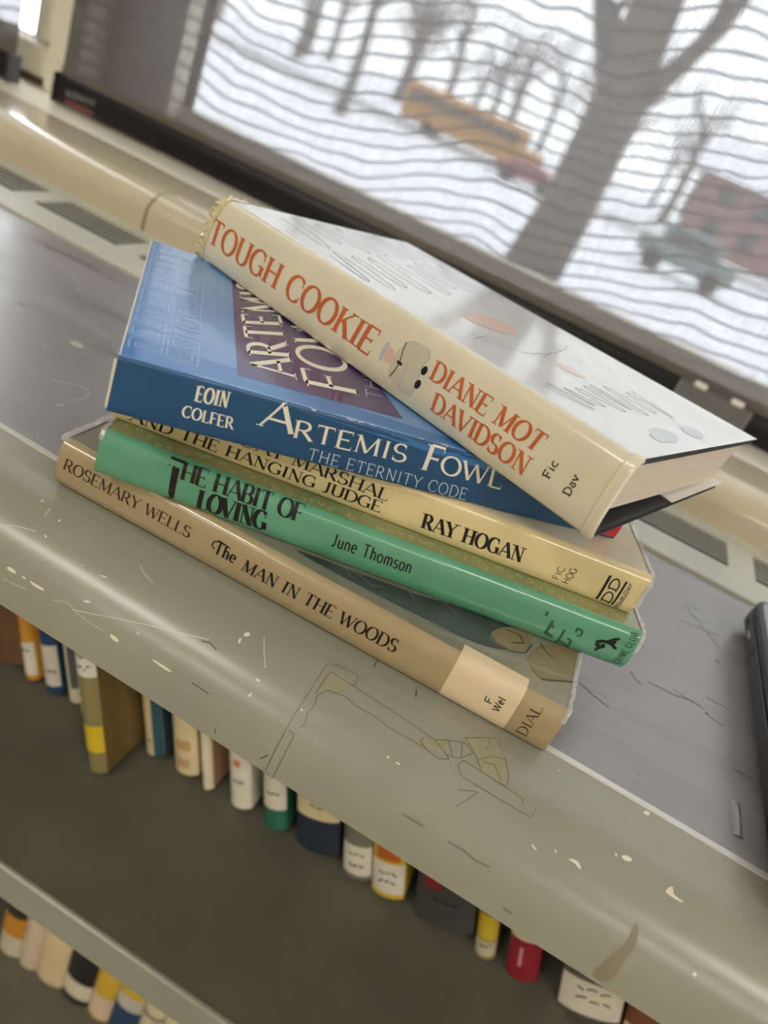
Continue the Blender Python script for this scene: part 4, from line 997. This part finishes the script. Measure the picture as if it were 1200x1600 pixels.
chips = [
    [c_(448, 460), c_(475, 462), c_(492, 475), c_(500, 498), c_(492, 500), c_(478, 480), c_(462, 470)], [c_(650, 447), c_(672, 448), c_(692, 462), c_(686, 472), c_(665, 468), c_(652, 458)],
    [c_(813, 582), c_(830, 565), c_(846, 566), c_(838, 580), c_(850, 598), c_(882, 622), c_(880, 627), c_(845, 608), c_(822, 592)], [c_(398, 422), c_(406, 430), c_(408, 440), c_(400, 436)],
    [c_(310, 405), c_(320, 408), c_(334, 430), c_(326, 428)], [c_(730, 282), c_(745, 280), c_(762, 290), c_(748, 300), c_(738, 296)], [c_(626, 435), c_(634, 445), c_(632, 455), c_(626, 448)], [c_(915, 888), c_(928, 884), c_(934, 896), c_(922, 905)],
    [d_(628, 345), d_(650, 352), d_(700, 385), d_(720, 400), d_(700, 398), d_(660, 370)], [d_(458, 240), d_(480, 250), d_(498, 270), d_(488, 278), d_(462, 258)], [d_(1012, 245), d_(1035, 230), d_(1046, 248), d_(1020, 255)], [d_(996, 262), d_(1008, 255), d_(1000, 282), d_(992, 280)],
    [d_(1032, 500), d_(1048, 486), d_(1050, 492), d_(1038, 505)], [d_(1062, 426), d_(1078, 428), d_(1086, 442), d_(1072, 440)], [d_(345, 100), d_(380, 104), d_(375, 112), d_(350, 110)], [d_(568, 236), d_(578, 236), d_(580, 244), d_(572, 244)],
    [b_(40, 1120), b_(70, 1118), b_(112, 1155), b_(100, 1166), b_(60, 1145)], [b_(190, 1205), b_(225, 1225), b_(295, 1265), b_(285, 1278), b_(215, 1240)], [b_(140, 1175), b_(165, 1185), b_(175, 1200), b_(155, 1198)],
    [b_(380, 808), b_(398, 808), b_(400, 820), b_(386, 822)], [b_(290, 905), b_(308, 915), b_(304, 932), b_(296, 922)], [b_(265, 682), b_(292, 680), b_(286, 690), b_(270, 690)], [b_(530, 1105), b_(550, 1105), b_(545, 1115)], [b_(640, 1168), b_(690, 1180), b_(718, 1195), b_(690, 1190)],
    [a_(515, 418), a_(528, 420), a_(524, 430)], [a_(545, 437), a_(568, 446), a_(562, 452)], [a_(205, 248), a_(216, 250), a_(212, 258)], [c_(414, 128), c_(420, 130), c_(416, 134)]]
for ch in chips: patch('paint_chip', nosesurf, ch, M['chip'], nose, .00009, 2)
stroke('scratch', nosesurf, [[b_(0, 845), b_(100, 848), b_(240, 885)], [d_(300, 140), d_(500, 180), d_(650, 212), d_(760, 240), d_(870, 265)], [b_(335, 730), b_(310, 760), b_(295, 785)], [d_(1100, 255), d_(1100, 320), d_(1106, 385)]], .00022, M['chip'], nose, .00009)
stroke('scratch', nosesurf, [[d_(220, 100), d_(280, 108), d_(330, 160), d_(380, 200), d_(440, 232)], [b_(20, 1195), b_(90, 1230), b_(180, 1270)], [b_(920, 1110), b_(945, 1160), b_(1005, 1225)]], .0005, mat('pale_scuff', srgb(176, 172, 152), .5), nose, .00008)
stroke('dark_scuff', nosesurf, [[c_(0, 395), c_(60, 430), c_(100, 465), c_(155, 492)], [c_(205, 645), c_(240, 665)], [a_(575, 628), a_(650, 672)]], .0007, M['scuff'], nose, .00008)
stroke('dark_scuff', nosesurf, [[d_(840, 272), d_(875, 278), d_(902, 308)], [a_(60, 428), a_(90, 415)], [a_(625, 180), a_(622, 205)], [a_(483, 75), a_(470, 98)], [d_(895, 635), d_(898, 658)], [d_(800, 445), d_(870, 490)]], .0004, M['darkline'], nose, .00008)
# linoleum: cracks, scuffs, ring marks and a raised ridge
e_ = zz(900, 850, 2.91); f_ = zz(0, 400, 4.0)
stroke('crack', topsurf, [[e_(250, 580), e_(268, 612), e_(298, 640)], [e_(330, 630), e_(390, 655), e_(450, 690), e_(520, 710), e_(580, 750)], [e_(440, 660), e_(500, 700), e_(560, 735)], [e_(590, 695), e_(650, 730), e_(700, 755)], [e_(470, 345), e_(545, 375), e_(650, 420)], [e_(15, 630), e_(80, 690), e_(150, 745)], [e_(505, 290), e_(560, 360), e_(650, 470)], [e_(600, 780), e_(670, 830)]], .0005, mat('lino_crack', srgb(58, 56, 54), .6), counter, .00008)
for q in ([e_(630, 525), e_(645, 528), e_(655, 540), e_(640, 540)], [e_(580, 762), e_(600, 766), e_(608, 780), e_(592, 778)], [e_(55, 845), e_(72, 850), e_(66, 856)], [e_(272, 1036), e_(295, 1050), e_(282, 1052)]):
    patch('pit', topsurf, q, M['scuff'], counter, .00008, 2)
pale = mat('pale_lino_scuff', srgb(184, 182, 176), .5)
stroke('ring_mark', topsurf, [[f_(310, 20), f_(380, 60), f_(450, 125), f_(490, 180), f_(500, 215)], [f_(320, 770), f_(400, 790), f_(480, 805), f_(540, 830), f_(560, 860), f_(530, 890), f_(440, 905), f_(410, 900)]], .0008, pale, counter, .00008)
for q in ([f_(430, 535), f_(470, 530), f_(525, 560), f_(515, 578), f_(460, 562)], [f_(260, 555), f_(285, 560), f_(275, 572)], [f_(340, 915), f_(405, 930), f_(398, 945), f_(350, 935)], [f_(100, 885), f_(116, 888), f_(108, 896)], [f_(525, 618), f_(548, 618), f_(545, 628)]):
    patch('pale_fleck', topsurf, q, mat('pale_fleck', srgb(190, 178, 160), .6), counter, .00008, 2)
P0, P1 = onz((1149, 1255), 0), onz((1153, 1305), 0)
mb = MB(); d = (P1 - P0) / np.linalg.norm(P1 - P0); s = np.array([-d[1], d[0], 0]); vs = []
for t_ in np.linspace(-.05, 1.05, 9):
    c = P0 + (P1 - P0) * t_; hgt = .0016 * math.sin(math.pi * min(max((t_ + .05) / 1.1, .02), .98)) ** .4
    for q, zq in ((-.0020, 0), (-.0010, .7), (0, 1), (.0010, .7), (.0020, 0)): vs.append(c + s * q + np.array([0, 0, .00005 + hgt * zq]))
obj('raised_ridge', vs, [(a * 5 + q, a * 5 + q + 1, (a + 1) * 5 + q + 1, (a + 1) * 5 + q) for a in range(8) for q in range(4)], M['lino'], counter, smooth=True)

# ------------------------------------------------------------------ outside the window: winter street
GZ = -3.0
M['snow'] = mat('snow', srgb(236, 238, 242), .8, var=.04, vscale=.4)
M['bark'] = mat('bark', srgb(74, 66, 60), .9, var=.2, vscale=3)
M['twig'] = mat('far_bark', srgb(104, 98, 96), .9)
M['bus'] = mat('bus_yellow', srgb(176, 124, 46), .5)
M['busdark'] = mat('dark_window_glass', srgb(46, 52, 58), .2)
M['tyre'] = mat('tyre', srgb(28, 28, 28), .8)
M['carred'] = mat('dark_red_paint', srgb(140, 52, 62), .35); M['cargrey'] = mat('grey_green_paint', srgb(96, 112, 110), .35)
M['brick'] = mat('far_brick', srgb(128, 96, 90), .9); M['roofsnow'] = mat('roof_snow', srgb(230, 232, 236), .8)
M['asphalt'] = mat('slushy_asphalt', srgb(170, 170, 172), .8, var=.1, vscale=.5)
mb = MB(); mb.box(-260, 260, .95, 320, GZ - .5, GZ); structure(mb.build('ground', M['snow']))
mb = MB(); mb.box(-200, 200, 58, 72, GZ, GZ + .02); structure(mb.build('road', M['asphalt']))
def tree(x, y, h, r, label, seed, m, limbs=9, fork=None):
    rr = random.Random(seed); root = empty('bare_tree', (x, y, GZ), label, 'tree', 'bare trees on the snow')
    tr_ = MB(); pts = [(x + .02 * h * math.sin(k), y, GZ + h * k / 6) for k in range(7)]
    pts[0] = (x, y, GZ); tr_.tube(pts, [r * 1.25, r, r * .92, r * .8, r * .6, r * .35, r * .12], 12); tr_.build('trunk', m, root, smooth=True)
    def limb(p, d, ln, r0, depth):
        q = [np.array(p)]; dd = np.array(d, float)
        for k in range(4):
            dd = dd + np.array([rr.uniform(-.2, .2), rr.uniform(-.2, .2), rr.uniform(0, .2)]); dd /= np.linalg.norm(dd); q.append(q[-1] + dd * ln / 4)
        lm.tube(q, [r0, r0 * .8, r0 * .6, r0 * .4, r0 * .18], 7)
        if depth:
            for k in range(3): limb(q[1 + k], dd + np.array([rr.uniform(-.9, .9), rr.uniform(-.9, .9), rr.uniform(-.1, .5)]), ln * .6, r0 * .45, depth - 1)
    lm = MB()
    if fork:
        for p, d, ln, r0 in fork: limb(p, d, ln, r0, 2)
    for k in range(limbs):
        t_ = .38 + .5 * k / limbs; a = rr.uniform(0, 6.28); limb((x, y, GZ + h * t_), (math.cos(a), math.sin(a), .6), h * .35, r * .35, 2)
    lm.build('branches', m, root, smooth=True)
B = ony((865, 330), 17.0)
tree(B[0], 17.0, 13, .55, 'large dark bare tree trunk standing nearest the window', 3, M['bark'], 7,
     fork=[((B[0] + .1, 17, .1), (.55, 0, 1), 6.0, .26), ((B[0], 17, 1.2), (-.8, .2, .9), 5, .2)])
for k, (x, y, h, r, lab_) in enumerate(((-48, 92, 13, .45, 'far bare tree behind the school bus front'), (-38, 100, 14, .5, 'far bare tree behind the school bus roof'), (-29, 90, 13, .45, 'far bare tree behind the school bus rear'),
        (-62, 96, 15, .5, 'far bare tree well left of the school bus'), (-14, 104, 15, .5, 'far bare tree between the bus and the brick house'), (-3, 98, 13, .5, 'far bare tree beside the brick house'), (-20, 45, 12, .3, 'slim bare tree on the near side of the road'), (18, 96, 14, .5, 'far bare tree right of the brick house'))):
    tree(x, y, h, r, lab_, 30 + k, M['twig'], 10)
r = random.Random(77)
src = [o for o in bpy.data.objects if o.name.startswith('bare_tree')][1:]
for k in range(22):                                  # the grey line of bare trees beyond the road
    o = r.choice(src); c = o.copy(); COL.objects.link(c); c.location = (-78 + k * 5.4 + r.uniform(-.6, .6), 122 + (k % 3) * 30.0, GZ)
    c.rotation_euler = (0, 0, r.uniform(0, 6.28)); c.scale = (1.25, 1.25, r.uniform(.95, 1.25))
    c['label'] = 'bare tree in the grey line of trees far beyond the road'; c['group'] = 'line of trees far beyond the road'
    for ch in o.children:
        d = ch.copy(); COL.objects.link(d); d.parent = c
def vehicle(name, label, cat, x0, x1, y, h, body, wheels, hood=None, wd=2.4):
    r = empty(name, ((x0 + x1) / 2, y, GZ + .02), label, cat); z0 = GZ + .55; z1 = GZ + h
    mb = MB(); hb = z0 + (z1 - z0) * .52
    if hood:
        mb.cbox(x0, x1 - hood, y - wd / 2, y + wd / 2, z0, z1, .18); mb.cbox(x1 - hood - .2, x1, y - wd / 2 + .1, y + wd / 2 - .1, z0, hb, .15)
    else:
        mb.cbox(x0, x1, y - wd / 2, y + wd / 2, z0, hb, .15); mb.cbox(x0 + (x1 - x0) * .18, x1 - (x1 - x0) * .2, y - wd / 2 + .12, y + wd / 2 - .12, hb - .1, z1, .2)
    mb.build('body', body, r)
    a, b = (x0 + .4, x1 - hood - .3) if hood else (x0 + (x1 - x0) * .24, x1 - (x1 - x0) * .26)
    n = max(2, int((b - a) / .95)); zt0, zt1 = (hb + .05, z1 - .45) if hood else (hb + .02, z1 - .18)
    for k in range(n):
        mb = MB(); wdt = (b - a) / n; yy = y - wd / 2 + (0 if hood else .12); mb.box(a + k * wdt + .08, a + (k + 1) * wdt - .08, yy - .03, yy + .01, zt0, zt1); mb.build('window', M['busdark'], r)
    for f in wheels:
        xx = x0 + (x1 - x0) * f
        for sgn in (-1, 1):
            mb = MB(); mb.tube([(xx, y + sgn * (wd / 2 - .35), GZ + .5), (xx, y + sgn * (wd / 2 + .02), GZ + .5)], .48, 16); mb.build('wheel', M['tyre'], r)
    if hood:
        for q in (.40, .52):
            mb = MB(); mb.box(x0 + .2, x1 - hood, y - wd / 2 - .03, y - wd / 2 + .01, z0 + (z1 - z0) * (q - .06), z0 + (z1 - z0) * (q - .035)); mb.build('rub_rail', M['tyre'], r)
bl, br = ony((640, 150), 64.0)[0], ony((905, 240), 64.0)[0]
vehicle('school_bus', 'yellow school bus parked on the snowy road beyond the shade', 'bus', bl, bl + 11.5, 64, 3.15, M['bus'], (.22, .85), hood=1.6)
c0 = ony((822, 270), 52.0); vehicle('parked_car', 'dark red car parked before the school bus', 'car', c0[0] - 2.4, c0[0] + 2.0, 54, 1.5, M['carred'], (.2, .8), wd=1.8)
c0 = ony((1085, 375), 40.0); vehicle('parked_van', 'grey-green van parked on the snow to the right of the large tree', 'van', c0[0] - 2.2, c0[0] + 2.4, 40, 2.2, M['cargrey'], (.2, .8), wd=1.9)
hs = empty('brick_house', (6, 84, GZ), 'reddish brick house with snowy roof across the road', 'house')
mb = MB(); mb.box(-1, 16, 80, 90, GZ, GZ + 6); mb.build('wall', M['brick'], hs)
mb = MB(); mb.add([(-2, 79, GZ + 6), (17, 79, GZ + 6), (17, 91, GZ + 6), (-2, 91, GZ + 6), (-2, 85, GZ + 9.5), (17, 85, GZ + 9.5)], [(0, 1, 5, 4), (2, 3, 4, 5), (0, 4, 3), (1, 2, 5), (0, 3, 2, 1)]); mb.build('roof', M['roofsnow'], hs)
for x in (1, 4.5, 8, 11.5):
    for z in (1.2, 3.9): mb = MB(); mb.box(x, x + 1.4, 79.93, 80.02, GZ + z, GZ + z + 1.5); mb.build('window', M['busdark'], hs)
